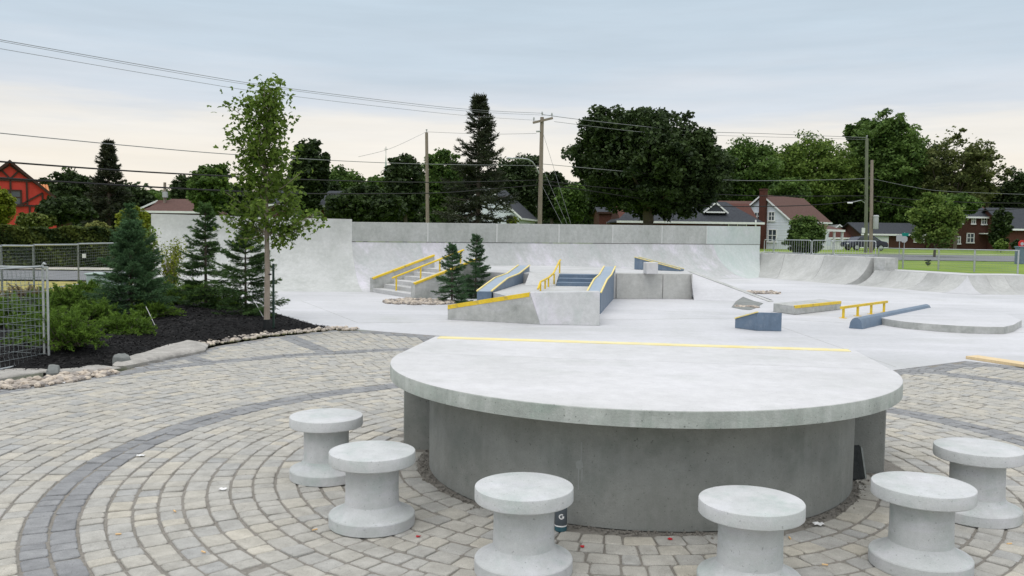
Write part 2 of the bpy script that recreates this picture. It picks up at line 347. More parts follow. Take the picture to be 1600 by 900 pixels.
E1, E2, E3, E4 = Vector((-2.18, 13.9)), Vector((4.72, 10.38)), Vector((6.13, 11.3)), Vector((6.62, 10.75))
flr = [(-10.9, 25.4), (-10.2, 24.0), (-7.5, 20.2), (-4.75, 16.8), (-3.4, 14.6), V2(E1), V2(E2), V2(E3), V2(E4), (7.9, 8.6), (12, 5.5), (40, 4),
       (40, 26.8), (14.9, 26.8), (13.6, 31), (12.2, 37), (11.3, 38.3), (-4.6, 25.8)]
mb = MB(); mb.prism(flr, -.10, .004)
floor = tag(mb.build('skate_floor', m_floor), 'pale smooth concrete skatepark floor', kind='structure')
# shallow construction joints sawn in the floor
for a, b in ((G(1180, 497), G(1400, 574)), (G(560, 505), G(1180, 497)), (G(1180, 497), G(1260, 470)), (G(560, 505), G(470, 470)), (G(1180, 497), G(1600, 520))):
    d = Vector((b.x-a.x, b.y-a.y, 0)); L_ = d.length
    mb = MB(); mb.box(((a.x+b.x)/2, (a.y+b.y)/2, .0045), (L_, .010, .003), math.atan2(d.y, d.x))
    mb.build('floor_joint', m_block, floor)

# ------------------------------------------------------------------ plaza of pavers in rings
PC = Vector((.72, 5.95)); TC = Vector((.89, 5.984)); TU = Vector((.988, -.152)).normalized(); TV = Vector((-TU.y, TU.x))
edgeL = [(-9.2, 3.0), (-6.6, 6.9), (-5.45, 8.9)] + [V2(G(*p)) for p in ((180, 582), (250, 563), (340, 540), (420, 527), (520, 516))] + [V2(E1)]
edgeR = [V2(E1), V2(E2), V2(E3), V2(E4), (7.9, 8.6), (12, 5.5)]
plaza_poly = edgeL+edgeR[1:]+[(12, -3), (-9.2, -3)]
def inside(p, poly):
    c = False; n = len(poly); x, y = p
    for i in range(n):
        x1, y1 = poly[i]; x2, y2 = poly[(i+1) % n]
        if (y1 > y) != (y2 > y) and x < (x2-x1)*(y-y1)/(y2-y1)+x1: c = not c
    return c
def dist_pl(p, pl):
    best = 9e9; p = Vector(p)
    for a, b in zip(pl[:-1], pl[1:]):
        a = Vector(a); b = Vector(b); t = max(0, min(1, (p-a).dot(b-a)/(b-a).length_squared)); best = min(best, (p-a.lerp(b, t)).length)
    return best
mb = MB(); mb.prism([(x, y) for x, y in plaza_poly][::-1], -.12, -.007)
plaza = tag(mb.build('plaza', m_sand), 'plaza paved with small tumbled pavers in rings', kind='structure')
def paver_verts(r0, r1, a0, a1, h):
    # a tumbled block between two radii and two angles, corners knocked off
    j = lambda s: random.uniform(-s, s)
    cs = [(r0+j(.004), a0+j(.004)/r0), (r1+j(.004), a0+j(.004)/r1), (r1+j(.004), a1+j(.004)/r1), (r0+j(.004), a1+j(.004)/r0)]
    pts = [Vector((PC.x+r*math.cos(a), PC.y+r*math.sin(a))) for r, a in cs]
    c = sum(pts, Vector((0, 0)))/4
    ring = []
    for i in range(4):
        p, q, s = pts[i], pts[i-1], pts[(i+1) % 4]; k = random.uniform(.006, .016)
        ring.append(p+(q-p).normalized()*k); ring.append(p+(s-p).normalized()*k)
    tx, ty = j(.03), j(.03)
    def lay(ins, z):
        o_ = []
        for p in ring:
            d = c-p; q = p+d.normalized()*ins
            o_.append((q.x, q.y, z+h+(q.x-c.x)*tx+(q.y-c.y)*ty))
        return o_
    v = lay(0, -.022)+lay(.0008, -.0045)+lay(.0065, 0)
    f = [(i, (i+1) % 8, 8+(i+1) % 8, 8+i) for i in range(8)]+[(8+i, 8+(i+1) % 8, 16+(i+1) % 8, 16+i) for i in range(8)]+[tuple(range(16, 24))]
    # counter-clockwise from above or not, keep the top facing up
    if (Vector(v[17])-Vector(v[16])).cross(Vector(v[18])-Vector(v[17])).z < 0: f = [t[::-1] for t in f]
    return v, f, c
STO = [(-1.209, 5.481), (-.76, 4.59), (.072, 3.969), (1.108, 3.792), (2.032, 4.079), (2.734, 4.855)]
pav = []
r = 3.39-15*.135; k = 0
while r < 9.2:
    w = .135
    zone_outer = r > 6.35
    a = random.random()*6.28 if not zone_outer else 0.0
    end = a+2*math.pi; ci = 0
    while a < end-.02:
        ln = random.choice((.10, .125, .155, .175)) if not zone_outer else .0
        da = ln/(r+w/2) if not zone_outer else 2*math.pi/340
        am = a+da/2; c = PC+Vector((math.cos(am), math.sin(am)))*(r+w/2)
        a0 = a; a += da; ci += 1
        if c.y < 2.0 or abs(c.x) > c.y*.66+1.6: continue
        if not inside((c.x, c.y), plaza_poly): continue
        rel = c-TC; u = rel.dot(TU); v_ = rel.dot(TV)
        if (v_ < .05 and rel.length < 1.53) or (0 <= v_ < 1.13 and abs(u) < 1.81): continue
        dl = dist_pl((c.x, c.y), edgeL); dr = dist_pl((c.x, c.y), edgeR)
        if dl < .06 or dr < .05: continue
        dark = 3.38 <= r < 3.655 or 6.08 <= r < 6.355
        if dr < .33 or (zone_outer and dl < .2): dark = True
        if zone_outer and c.x < .7 and (ci % 14) in (2, 3): dark = True
        if r > 6.0 and c.x < -4.6 and dl < .34: dark = True
        g = .008 if not zone_outer else .005
        v, f, cc = paver_verts(r+g, r+w-.006, a0+.0045/r, a0+da-.0045/r, random.uniform(-.004, .004))
        # hidden behind the table drum?
        hid = False
        t = max(0, min(1, TC.dot(c)/c.length_squared)); 
        if (c*t-TC).length < 1.47 and c.length > 5.3: hid = True
        for s in STO:
            if (c-Vector(s)).length < .25: hid = True
        px, py = proj((c.x, c.y, 0)); vis = 0 < px < 1600 and 0 < py < 900 and not hid
        pav.append((-(1/c.y**3) if vis else 1.0, v, f, dark))
    r += w; k += 1
pav.sort(key=lambda q: q[0])
def tintval():
    t = random.gauss(.45, .2)
    if random.random() < .10: t += .5
    return max(0, min(1.25, t))
fields = {False: MB(), True: MB()}
for i, (sc_, v, f, dark) in enumerate(pav):
    if i < 300:
        c = Vector(v[16]); mb = MB(); mb.add([(x-c.x, y-c.y, z-c.z) for x, y, z in v], f, tint=tintval())
        o = mb.build('paver', m_paver_d if dark else m_paver, plaza, fix=False); o.location = c
    else: fields[dark].add(v, f, tint=tintval())
tag(fields[False].build('paver_field', m_paver, plaza, fix=False), kind='stuff')
tag(fields[True].build('dark_paver_field', m_paver_d, plaza, fix=False), kind='stuff')

# ------------------------------------------------------------------ the round concrete table
tbl = empty('concrete_table', (TC.x, TC.y, 0), math.atan2(TU.y, TU.x), 'big half round concrete table with drum base and yellow painted back edge', 'table')
HT, TR = .725, 1.736
arc = lambda r_, n, a0=math.pi, a1=2*math.pi: [(r_*math.cos(a0+(a1-a0)*i/n), r_*math.sin(a0+(a1-a0)*i/n)) for i in range(n+1)]
def slabmesh(poly, z0, z1, b, name, mtop, mside, parent):
    # slab with a softened arris, separate top and side materials
    n = len(poly); c = Vector((sum(p[0] for p in poly)/n, sum(p[1] for p in poly)/n))
    def ins(d): return [tuple(Vector(p)+(c-Vector(p)).normalized()*d) for p in poly]
    L0, L1, L2, L3, L4 = poly, poly, ins(b*.3), ins(b*.65), ins(b)
    zs = [z0, z1-b, z1-b*.45, z1-b*.12, z1]
    v = []
    for Lr, z in zip((L0, L1, L2, L3, L4), zs): v += [(p[0], p[1], z) for p in Lr]
    me = bpy.data.meshes.new(name)
    f = [(i*n+k_, i*n+(k_+1) % n, (i+1)*n+(k_+1) % n, (i+1)*n+k_) for i in range(4) for k_ in range(n)]+[tuple(range(4*n, 5*n)), tuple(range(n-1, -1, -1))]
    me.from_pydata(v, [], f); me.materials.append(mtop); me.materials.append(mside)
    for i, p in enumerate(me.polygons):
        p.material_index = 0 if i == 4*n or i >= 2*n and i < 4*n else 1
        p.use_smooth = i < n or (n <= i < 4*n)
    me.update(); me.set_sharp_from_angle(angle=R(24))
    return link(name, me, None, parent)
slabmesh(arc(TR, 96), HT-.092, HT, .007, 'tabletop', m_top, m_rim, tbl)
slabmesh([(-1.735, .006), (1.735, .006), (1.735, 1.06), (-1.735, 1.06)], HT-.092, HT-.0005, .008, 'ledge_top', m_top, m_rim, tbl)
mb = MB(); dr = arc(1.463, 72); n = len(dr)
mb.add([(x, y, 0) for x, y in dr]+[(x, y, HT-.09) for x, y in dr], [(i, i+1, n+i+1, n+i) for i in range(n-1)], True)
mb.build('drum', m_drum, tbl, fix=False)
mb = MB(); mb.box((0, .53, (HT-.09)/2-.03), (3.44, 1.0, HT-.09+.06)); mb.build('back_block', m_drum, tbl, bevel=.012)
mb = MB(); mb.box((0, .975, HT+.0015), (3.36, .13, .004)); mb.box((0, 1.0635, HT-.03), (3.40, .006, .062)); mb.build('yellow_edge_stripe', m_faded, tbl)
mb = MB(); mb.lathe([(1.462, .0), (1.5, .004), (1.53, -.008)], n=64)
ringdirt = MB()
for i in range(700):
    a = random.uniform(math.pi-.05, 2*math.pi+.05); rr = random.gauss(1.50, .025)
    if rr < 1.468: continue
    s = random.uniform(.004, .011); p = (rr*math.cos(a), rr*math.sin(a), s*.3)
    ringdirt.box(p, (s, s*random.uniform(.6, 1.4), s), random.random()*3)
o = ringdirt.build('grit', m_sand, tbl, fix=False); tag(o, kind='stuff')

# pale drip mark on the drum above the bottle: a thin skin of dried splash
mb = MB(); a0 = math.atan2(-1.37, -.50)-math.atan2(TU.y, TU.x); rn = random.Random(3); rr = 1.4645
def dp(u, z): a = a0+u/rr; return (rr*math.cos(a), rr*math.sin(a), z)
blob = [(.022*math.cos(t_)*rn.uniform(.7, 1.2),   .34+.028*math.sin(t_)*rn.uniform(.7, 1.2)) for t_ in [i*6.283/14 for i in range(14)]]
mb.add([dp(*p) for p in blob], [tuple(range(14))])
for u, z0_, z1_ in ((-.006, .20, .32), (.008, .36, .47), (.014, .25, .32)):
    mb.add([dp(u-.003, z0_), dp(u+.003, z0_), dp(u+.004, z1_), dp(u-.004, z1_)], [(0, 1, 2, 3)])
mb.build('splash_mark', m_splash, tbl, fix=False)

# ------------------------------------------------------------------ stools
prof = [(.230, 0), (.236, .005), (.2365, .060), (.2325, .0665), (.226, .069), (.195, .080), (.168, .098), (.154, .112), (.148, .125)]
prof2 = [(.148, .1251), (.1455, .20), (.1455, .30), (.147, .345)]
prof3 = [(.225, .3440), (.2325, .3455), (.2365, .350), (.2365, .4065), (.2345, .4102), (.230, .4118), (.10, .4122), (.02, .4122)]
slabels = ['small round concrete stool at the far left of the table', 'round concrete stool second from the left, overlapping the stool behind',
           'round concrete stool in front of the blue bottle', 'round concrete stool before the middle right of the table drum',
           'round concrete stool second from the right, near the dark slab', 'round concrete stool cut by the right picture edge']
ds = [0, 0, 0, 0, 0, 0]
st0 = None
for i, (x, y) in enumerate(STO):
    if st0 is None:
        st0 = empty('concrete_stool', (x, y, 0), 0, slabels[0], 'stool', 'stools around the table')
        MB().lathe(prof, n=64).build('base', m_stool, st0); MB().lathe(prof2, n=64).build('column', m_stool, st0); MB().lathe(prof3, n=64).build('seat', m_stool, st0)
    else:
        c = copy_tree(st0); c.location = (x, y, 0); c.rotation_euler = (random.uniform(-.006, .006), random.uniform(-.006, .006), i*1.3); c['label'] = slabels[i]

# bottle behind a stool
b0 = G(876, 829); bt = empty('drink_bottle', (b0.x, b0.y, 0), 0, 'blue sports drink bottle with dark label against the table drum', 'bottle')
MB().lathe([(.030, 0), (.034, .006), (.034, .03), (.0335, .034)], n=32).build('bottle_base', m_bot, bt)
MB().lathe([(.0335, .0341), (.0342, .036), (.0342, .125), (.0335, .128)], n=32).build('bottle_label', m_botl, bt)
MB().lathe([(.0335, .1281), (.034, .14), (.031, .165), (.020, .185), (.016, .19)], n=32).build('bottle_shoulder', m_bot, bt)
MB().lathe([(.018, .1901), (.018, .212), (.016, .214)], n=24).build('cap', m_black, bt)
# white letter G and a thin white band on the label, built as curved strips just off the label
mb = MB(); toc = math.atan2(-b0.y, -b0.x)+.10
def lab(u, w, r_=.0349): a = toc+u/.0342; return (r_*math.cos(a), r_*math.sin(a), w)
def arcstrip(a0, a1, n_, ri, ro, cz):
    vs = []
    for i in range(n_+1):
        a = a0+(a1-a0)*i/n_
        vs += [lab(ri*math.cos(a), cz+ri*math.sin(a)), lab(ro*math.cos(a), cz+ro*math.sin(a))]
    mb.add(vs, [(2*i, 2*i+1, 2*i+3, 2*i+2) for i in range(n_)])
arcstrip(R(48), R(330), 20, .0085, .0150, .088)
mb.add([lab(.002, .084), lab(.0150, .084), lab(.0150, .090), lab(.002, .090)], [(0, 1, 2, 3)])
mb.add([lab(.0088, .078), lab(.0148, .078), lab(.0148, .0845), lab(.0088, .0845)], [(0, 1, 2, 3)])
mb.build('label_letter', m_foil, bt, fix=False)
MB().lathe([(.0343, .030), (.0345, .031), (.0345, .036), (.0343, .037)], n=32).build('label_band', m_foil, bt)
# dark slab leaning on the table's end
s0 = G(1341, 749); sp_ = empty('broken_slab', (s0.x-.005, s0.y, 0), .15, 'dark broken paving slab leaning under the right end of the table', 'slab')
M_ = Matrix.Rotation(R(-14), 3, 'X')
mb = MB(); mb.prism([(-.05, -.012), (.045, -.012), (.05, .012), (-.05, .012)], 0, .225); me_o = mb.build('slab_face', m_slab, sp_, bevel=.004); me_o.rotation_euler = (R(-9), R(-6), 0)
mb = MB(); mb.prism([(.0505, -.010), (.066, -.004), (.066, .012), (.0515, .012)], 0, [.215, .20, .20, .215]); me_o = mb.build('slab_edge', m_slabe, sp_); me_o.rotation_euler = (R(-9), R(-6), 0)

# ------------------------------------------------------------------ back walls and quarter pipes
def transition(name, A, B, mat_, parent, na=14, thick=.35, tint=.5, arc_only=False):
    # A, B: stations (top xy, offset xy to the toe, transition height, total height)
    rows = []
    for (T, off, ht, H) in (A, B):
        T = Vector(T); off = Vector(off); Lo = off.length; Rr = (Lo*Lo+ht*ht)/(2*ht); th = math.atan2(Lo, Rr-ht)
        pr = []
        for i in range(na+1):
            a = th*i/na; d = Lo-Rr*math.sin(a); h = Rr*(1-math.cos(a)); q = T+off.normalized()*d; pr.append((q.x, q.y, h+.001))
        if H > ht+.01: pr.append((T.x, T.y, H))
        rows.append((pr, T, off, H))
    (ra, Ta, oa, Ha), (rb, Tb, ob, Hb) = rows
    ra.append((Ta.x-oa.normalized().x*thick, Ta.y-oa.normalized().y*thick, Ha)); rb.append((Tb.x-ob.normalized().x*thick, Tb.y-ob.normalized().y*thick, Hb))
    ra.append((ra[-1][0], ra[-1][1], -.05)); rb.append((rb[-1][0], rb[-1][1], -.05))
    n_ = len(ra); mb = MB()
    smooth_f = [(i, i+1, n_+i+1, n_+i) for i in range(na)]
    mb.add(ra+rb, smooth_f, True, tint)
    mb.add(ra+rb, [(i, i+1, n_+i+1, n_+i) for i in range(na, n_-1)], False, tint)
    mb.add(ra, [tuple(range(n_))], False, tint); mb.add(rb, [tuple(range(n_-1, -1, -1))], False, tint)
    return mb.build(name, mat_, parent)
def lerp_st(A, B, t):
    return (tuple(Vector(A[0]).lerp(Vector(B[0]), t)), tuple(Vector(A[1]).lerp(Vector(B[1]), t)), A[2]+(B[2]-A[2])*t, A[3]+(B[3]-A[3])*t)
hip = (.72, -2.05)
PL1 = P(236, 334, 24.6); PL2 = P(550, 342.5, 25.4)
SL1 = ((PL1.x, PL1.y), (0.0, -2.0), 1.8, PL1.z); SL2 = ((PL2.x, PL2.y), hip, 1.37, PL2.z)
tag(transition('curved_wall', SL1, SL2, m_curve, None, na=20), 'tall curved concrete skate wall behind the left spruces', 'skate wall')
PB1 = P(553, 347, 25.5); PB2 = P(1188, 354, 37.8)
SB1 = ((PL2.x-.02, PL2.y+.012), hip, 1.38, PB1.z); SB2 = ((PB2.x, PB2.y), (-.5, -2.0), 1.36, PB2.z); nb = Vector((.66, -.75))*1.9
bw = empty('back_wall', (0, 0, 0), 0, 'long grey concrete skate wall with panel joints across the back', 'skate wall')
cuts = [553, 668, 776, 873, 957, 1034, 1104, 1188]
def tpar(px):                                   # where along the wall a picture column falls
    lo, hi = 0, 1
    for _ in range(40):
        m_ = (lo+hi)/2; q = Vector(SB1[0]).lerp(Vector(SB2[0]), m_)
        if proj((q.x, q.y, 2))[0] < px: lo = m_
        else: hi = m_
    return lo
ts = [0]+[tpar(c) for c in cuts[1:-1]]+[1]
for i in range(7):
    def st(t):
        off = hip if t == 0 else ((-.5, -2.0) if t == 1 else (nb.x, nb.y))
        q = Vector(SB1[0]).lerp(Vector(SB2[0]), t); h = SB1[3]+(SB2[3]-SB1[3])*t
        return ((q.x, q.y), off, 1.37, h)
    g = .0009
    A, B = st(ts[i]), st(ts[i+1])
    dr_ = (Vector(SB2[0])-Vector(SB1[0])).normalized()
    A = ((A[0][0]+dr_.x*.012*(i > 0), A[0][1]+dr_.y*.012*(i > 0)), A[1], A[2], A[3]); B = ((B[0][0]-dr_.x*.012*(i < 6), B[0][1]-dr_.y*.012*(i < 6)), B[1], B[2], B[3])
    # upright slab on top of the curve, a little proud with an open joint below
    na_ = Vector((nb.x, nb.y)).normalized()*.018
    mb = MB(); a2, b2 = Vector(A[0])+dr_*.004+na_, Vector(B[0])-dr_*.004+na_; bk = -na_.normalized()*.33
    mb.prism([tuple(a2), tuple(b2), tuple(b2+bk), tuple(a2+bk)], 1.385, [A[3]+.002, B[3]+.002, B[3]+.002, A[3]+.002])
    mb.build('upright_panel', m_mintc if i == 6 else m_wall, bw, bevel=.01)
# one continuous curved face below the upright panels
sts = [(SB1[0], hip, 1.37, 1.372), (tuple(Vector(SB1[0]).lerp(Vector(SB2[0]), .12)), (nb.x, nb.y), 1.37, 1.372), (tuple(Vector(SB1[0]).lerp(Vector(SB2[0]), .84)), (nb.x, nb.y), 1.37, 1.372), (SB2[0], (-.5, -2.0), 1.37, 1.372)]
for A, B in zip(sts[:-1], sts[1:]): transition('curved_face', A, B, m_mintc if B is sts[-1] else m_trans, bw, na=20, thick=.3)
na_ = Vector((nb.x, nb.y)).normalized()
for t_ in ts[1:-1]:
    q = Vector(SB1[0]).lerp(Vector(SB2[0]), t_); h = SB1[3]+(SB2[3]-SB1[3])*t_; q2 = q+na_*.012
    MB().box((q2.x, q2.y, (1.39+h)/2), (.05, .02, h-1.392), math.atan2(dr_.y, dr_.x)).build('joint_filler', m_joint, bw)
    MB().box((q2.x, q2.y, (1.39+h)/2-.001), (.022, .034, h-1.394), math.atan2(dr_.y, dr_.x)).build('joint_filler', m_joint, bw)
# right hand quarter pipes
rq = empty('quarter_pipe', (0, 0, 0), 0, 'tall quarter pipe below the steel barricades on the right', 'quarter pipe')
Q1 = ((10.95, 38.9), (-.85, -2.6), .99, 1.0); Q2 = ((13.17, 31.0), (-1.2, -.33), .98, .99)
for i in range(3):
    transition('panel', lerp_st(Q1, Q2, i/3+.001*(i > 0)), lerp_st(Q1, Q2, (i+1)/3-.001), m_quarter, rq, thick=1.2, tint=random.random())
e0 = G(1354, 418, .55); mb = MB(); mb.box((13.5, 30.62, .5), (.42, .62, 1.0), .25); mb.build('end_block', m_block, rq, bevel=.015)
rq2 = empty('quarter_pipe', (0, 0, 0), 0, 'low quarter pipe in front of the lawn fence on the right', 'quarter pipe')
Q3 = ((13.2, 30.7), (-.95, -.30), .54, .55); Q4 = ((14.48, 26.8), (-.957, -.29), .54, .55)
for i in range(5):
    transition('panel', lerp_st(Q3, Q4, i/5+.001*(i > 0)), lerp_st(Q3, Q4, (i+1)/5-.001), m_quarter, rq2, thick=1.6, tint=(i*.37+.2) % 1)
m_wornq = m_floor
fan = [(math.cos(R(197)+R(73)*i/8), math.sin(R(197)+R(73)*i/8)) for i in range(9)]
vs = []; na = 12
for dx, dy in fan:
    Rr = (1+.545**2)/(2*.545); th = math.atan2(1, Rr-.545)
    for k_ in range(na+1):
        a = th*k_/na; d = 1-Rr*math.sin(a); vs.append((14.48+dx*d, 26.8+dy*d, Rr*(1-math.cos(a))+.008))
mb = MB(); mb.add(vs, [(i*(na+1)+k_, i*(na+1)+k_+1, (i+1)*(na+1)+k_+1, (i+1)*(na+1)+k_) for i in range(8) for k_ in range(na)], True); mb.build('hip_panel', m_wornq, rq2)
Q5 = ((14.48, 26.8), (0, -1.0), .54, .55); Q6 = ((17.0, 27.1), (0.0, -1.15), .54, .55)
for i in range(4):
    transition('panel', lerp_st(Q5, Q6, i/4+.001*(i > 0)), lerp_st(Q5, Q6, (i+1)/4-.001), m_quarter, rq2, thick=1.6, tint=(i*.6+.1) % 1)
mb = MB(); mb.prism([(13.35, 31.2), (14.5, 26.85), (17.0, 27.15), (17.0, 28.6), (15.4, 28.4), (14.5, 31.4)], .40, .556); mb.build('deck', m_deck, rq2)
# ------------------------------------------------------------------ skate obstacles
def hexa(name, q, mat_, parent, bevel=.012):
    # q: 8 corners, bottom four then top four, same order
    mb = MB(); mb.add(q, [(3, 2, 1, 0), (4, 5, 6, 7), (0, 1, 5, 4), (1, 2, 6, 5), (2, 3, 7, 6), (3, 0, 4, 7)]); return mb.build(name, mat_, parent, bevel=bevel)
def bar(name, a, b, w, t, mat_, parent, up=(0, 0, 1)):
    # flat strip from a to b: width w sideways, thickness t
    a, b = Vector(a), Vector(b); d = (b-a).normalized(); s = d.cross(Vector(up)).normalized(); u = s.cross(d)
    q = [a-s*w/2-u*t/2, a+s*w/2-u*t/2, b+s*w/2-u*t/2, b-s*w/2-u*t/2, a-s*w/2+u*t/2, a+s*w/2+u*t/2, b+s*w/2+u*t/2, b-s*w/2+u*t/2]
    return hexa(name, q, mat_, parent, 0)
def v3(p, z): return Vector((p[0], p[1], z))
UP = .67; LO = .42
# upper deck with its concrete front block
deck_poly = [(-2.32, 24.38), (-1.02, 22.28), (.28, 21.55), (2.35, 21.35), (2.72, 22.12), (4.78, 22.38), (5.05, 24.2), (3.3, 25.7), (1.45, 27.5), (-.6, 26.6), (-2.3, 25.2)]
ud = empty('upper_deck', (0, 0, 0), 0, 'raised concrete skate deck in front of the back wall', 'skate deck')
MB().prism(deck_poly, 0, UP).build('deck', m_deck, ud, bevel=.015)
a, c_, b = Vector((2.735, 22.10)), Vector((3.98, 22.263)), Vector((4.79, 22.37)); n_ = Vector((.125, -.99))*.02
for p, q in ((a, c_), (c_, b)):
    d = (q-p).normalized()*.006
    MB().prism([tuple(p+d+n_), tuple(q-d+n_), tuple(q-d-n_), tuple(p+d-n_)], .002, UP+.003).build('front_panel', m_front, ud, bevel=.012)
bk = empty('hip_bank', (0, 0, 0), 0, 'pale concrete bank falling to the right of the raised deck', 'skate bank')
A_, C_, B_, D_ = Vector((5.0, 24.0, UP)), Vector((6.62, 21.6, .006)), Vector((4.74, 21.9, .006)), Vector((4.72, 22.30, UP-.03))
E_ = Vector((5.1, 24.5, UP)); F_ = Vector((6.9, 22.2, .006)); H_ = Vector((5.6, 25.4, .006))
mb = MB(); mb.add([B_, C_, A_, D_], [(0, 1, 2, 3)]); mb.add([E_, F_, H_], [(0, 1, 2)]); mb.build('bank', m_floor, bk, fix=False)
s_ = Vector((.13, .09, 0)); mb = MB(); z3 = Vector((0, 0, .012))
mb.add([A_-s_*.1, C_-s_*.1, C_+s_+Vector((0, .02, 0)), A_+s_, A_-s_*.1+z3, C_-s_*.1+z3, C_+s_+z3+Vector((0, .02, 0)), A_+s_+z3], [(3, 2, 1, 0), (4, 5, 6, 7), (0, 1, 5, 4), (1, 2, 6, 5), (2, 3, 7, 6), (3, 0, 4, 7)])
mb.build('ridge_strip', m_block, bk)
# lower platform, its front bank and the ramp beside the blue steps
lp = empty('lower_platform', (0, 0, 0), 0, 'low concrete platform with scuffed sloping front face', 'skate platform')
MB().prism([(.02, 16.3), (.33, 15.62), (1.585, 15.66), (1.80, 17.5), (2.38, 21.34), (.30, 21.5), (-.40, 17.66)], 0, LO).build('platform', m_deck, lp)
BR = Vector((.52, 15.32, .002)); BT = Vector((1.60, 15.22, .002)); LR = Vector((1.625, 15.56, .60)); LL = Vector((.326, 15.40, .583))
bb_ = Vector((.02, .30, 0)); hexa('sloped_front', [BR, BT, v3(LR+bb_, .002), v3(LL+bb_, .002), LL, LR, LR+bb_, LL+bb_], m_trans, lp, .012)
mb = MB(); mb.add([(.30, 20.2, LO+.004), (1.05, 20.3, LO+.004), (1.2, 21.42, UP+.004), (.44, 21.55, UP+.004)], [(0, 1, 2, 3)]); mb.build('ramp', m_deck, lp, fix=False)
# wedge ledge
wl = empty('wedge_ledge', (0, 0, 0), 0, 'low rising concrete ledge with a thick scuffed yellow top edge', 'skate ledge')
bl, br, tr, tl = Vector((-1.22, 16.0, .002)), BR.copy(), Vector((.32, 15.395, .578)), Vector((-1.22, 16.0, .275)); bkv = Vector((.16, .40, 0))
hexa('body', [bl, br, br+bkv, bl+bkv, tl, tr, tr+bkv, tl+bkv], m_block, wl, .01)
d = (tr-tl).normalized(); fn = Vector((-.1, -.99, .0)).normalized()*.006
hexa('yellow_edge', [tl+fn+Vector((0, 0, -.075)), tr+fn+Vector((0, 0, -.075)), tr+bkv*.25+Vector((0, 0, -.075)), tl+bkv*.25+Vector((0, 0, -.075)), tl+fn+Vector((0, 0, .006)), tr+fn+Vector((0, 0, .006)), tr+bkv*.25+Vector((0, 0, .006)), tl+bkv*.25+Vector((0, 0, .006))], m_yel, wl, .003)
# blue steps
bs = empty('blue_steps', (0, 0, 0), 0, 'three blue steps between the lower platform and the raised deck', 'steps')
for i in range(3):
    y0 = 20.28+i*.36; x0 = 1.07+i*.05
    MB().prism([(x0, y0+.03), (2.20+i*.06, y0), (2.36, 21.40), (1.22, 21.43)], LO-.01, LO+(UP-LO)*(i+1)/3+.004).build('step', m_blue, bs, bevel=.006)
# kinked blue ledges beside the steps
def kinked(px_near, label):
    t = empty('kinked_ledge', (0, 0, 0), 0, label, 'skate ledge')
    x0 = px_near; prof_ = [(17.6, .445), (18.1, .50), (19.4, .635), (20.9, .675), (22.5, .83)]
    xs = lambda y: x0+(y-17.6)*.182
    w = .30; mb = MB(); top = MB()
    L_ = [(xs(y)-w, y, h) for y, h in prof_]; R_ = [(xs(y), y, h) for y, h in prof_]; n = len(prof_)
    vs = [v3(p, .002) for p in L_]+[v3(p, .002) for p in R_]+L_+R_
    fs = [(i, 2*n+i, 2*n+i+1, i+1) for i in range(n-1)]+[(n+i, n+i+1, 3*n+i+1, 3*n+i) for i in range(n-1)]+[(0, n, 3*n, 2*n), (n-1, 3*n-1, 4*n-1, 2*n-1)]
    mb.add(vs, fs); mb.build('body', m_blue, t, fix=True)
    mb = MB(); mb.add(L_+R_, [(i, n+i, n+i+1, i+1) for i in range(n-1)]); mb.build('worn_top', m_bluetop, t, fix=False)
    for side in (0, 1):
        for (p, q) in zip((L_, R_)[side][:-1], (L_, R_)[side][1:]):
            bar('yellow_edge', Vector(p)+Vector((0, 0, .008)), Vector(q)+Vector((0, 0, .008)), .035, .022, m_yelworn, t)
    return t
kinked(-.43, 'kinked blue ledge with yellow edges left of the yellow stair rail')
kinked(1.86, 'kinked blue ledge with yellow edges right of the blue steps')
# kinked yellow rail on the lower platform
yr = empty('kinked_rail', (0, 0, 0), 0, 'kinked yellow grind rail beside the blue steps', 'grind rail')
kp = [G(831, 453, LO+.02), None]; kp = [Vector((.56, 18.2, LO+.05)), Vector((.62, 18.35, LO+.20)), Vector((.86, 19.9, LO+.22)), Vector((1.0, 20.4, LO+.30)), Vector((1.22, 21.7, UP+.33)), Vector((1.25, 21.95, UP+.33))]
MB().tube(kp, .024, 8).build('rail', m_yel, yr)
for p in ((.62, 18.35, .18), (.75, 19.1, .19), (.86, 19.9, .20), (1.02, 20.45, .28), (1.22, 21.7, .55)):
    MB().tube([(p[0], p[1], LO), (p[0], p[1], LO+p[2])], .02, 8).build('post', m_yel, yr)
# the left stairs with two hubba ledges and a rail
rd = Vector((.85, .53)).normalized(); wdv = Vector((-rd.y, rd.x)); A0 = Vector((-3.86, 23.4)); B0 = Vector((-2.56, 21.3))
stp = empty('concrete_stairs', (0, 0, 0), 0, 'flight of grey concrete stairs climbing to the raised deck', 'stairs')
for i in range(6):
    p0, p1 = A0+rd*(.305*i), B0+rd*(.305*i); q0, q1 = A0+rd*1.86, B0+rd*1.86
    MB().prism([tuple(p1), tuple(q1), tuple(q0), tuple(p0)], .0, UP*(i+1)/6+.002*(i < 5)).build('step', m_deck, stp, bevel=.01)
def hubba(p, th, label):
    t = empty('stair_ledge', (0, 0, 0), 0, label, 'skate ledge'); a = Vector(p); b = a+rd*1.9; a2 = a+th; b2 = b+th
    h0, h1 = .40, 1.04
    hexa('body', [v3(a, .002), v3(b, .002), v3(b2, .002), v3(a2, .002), v3(a, h0), v3(b, h1), v3(b2, h1), v3(a2, h0)], m_block, t, .012)
    n2 = th.normalized()
    o1 = a-n2*.012; o2 = b-n2*.012; i1 = a+n2*.10; i2 = b+n2*.10
    hexa('yellow_edge', [v3(o1, h0-.045), v3(o2, h1-.045), v3(i2, h1-.045), v3(i1, h0-.045), v3(o1, h0+.01), v3(o2, h1+.01), v3(i2, h1+.01), v3(i1, h0+.01)], m_yel, t, .004)
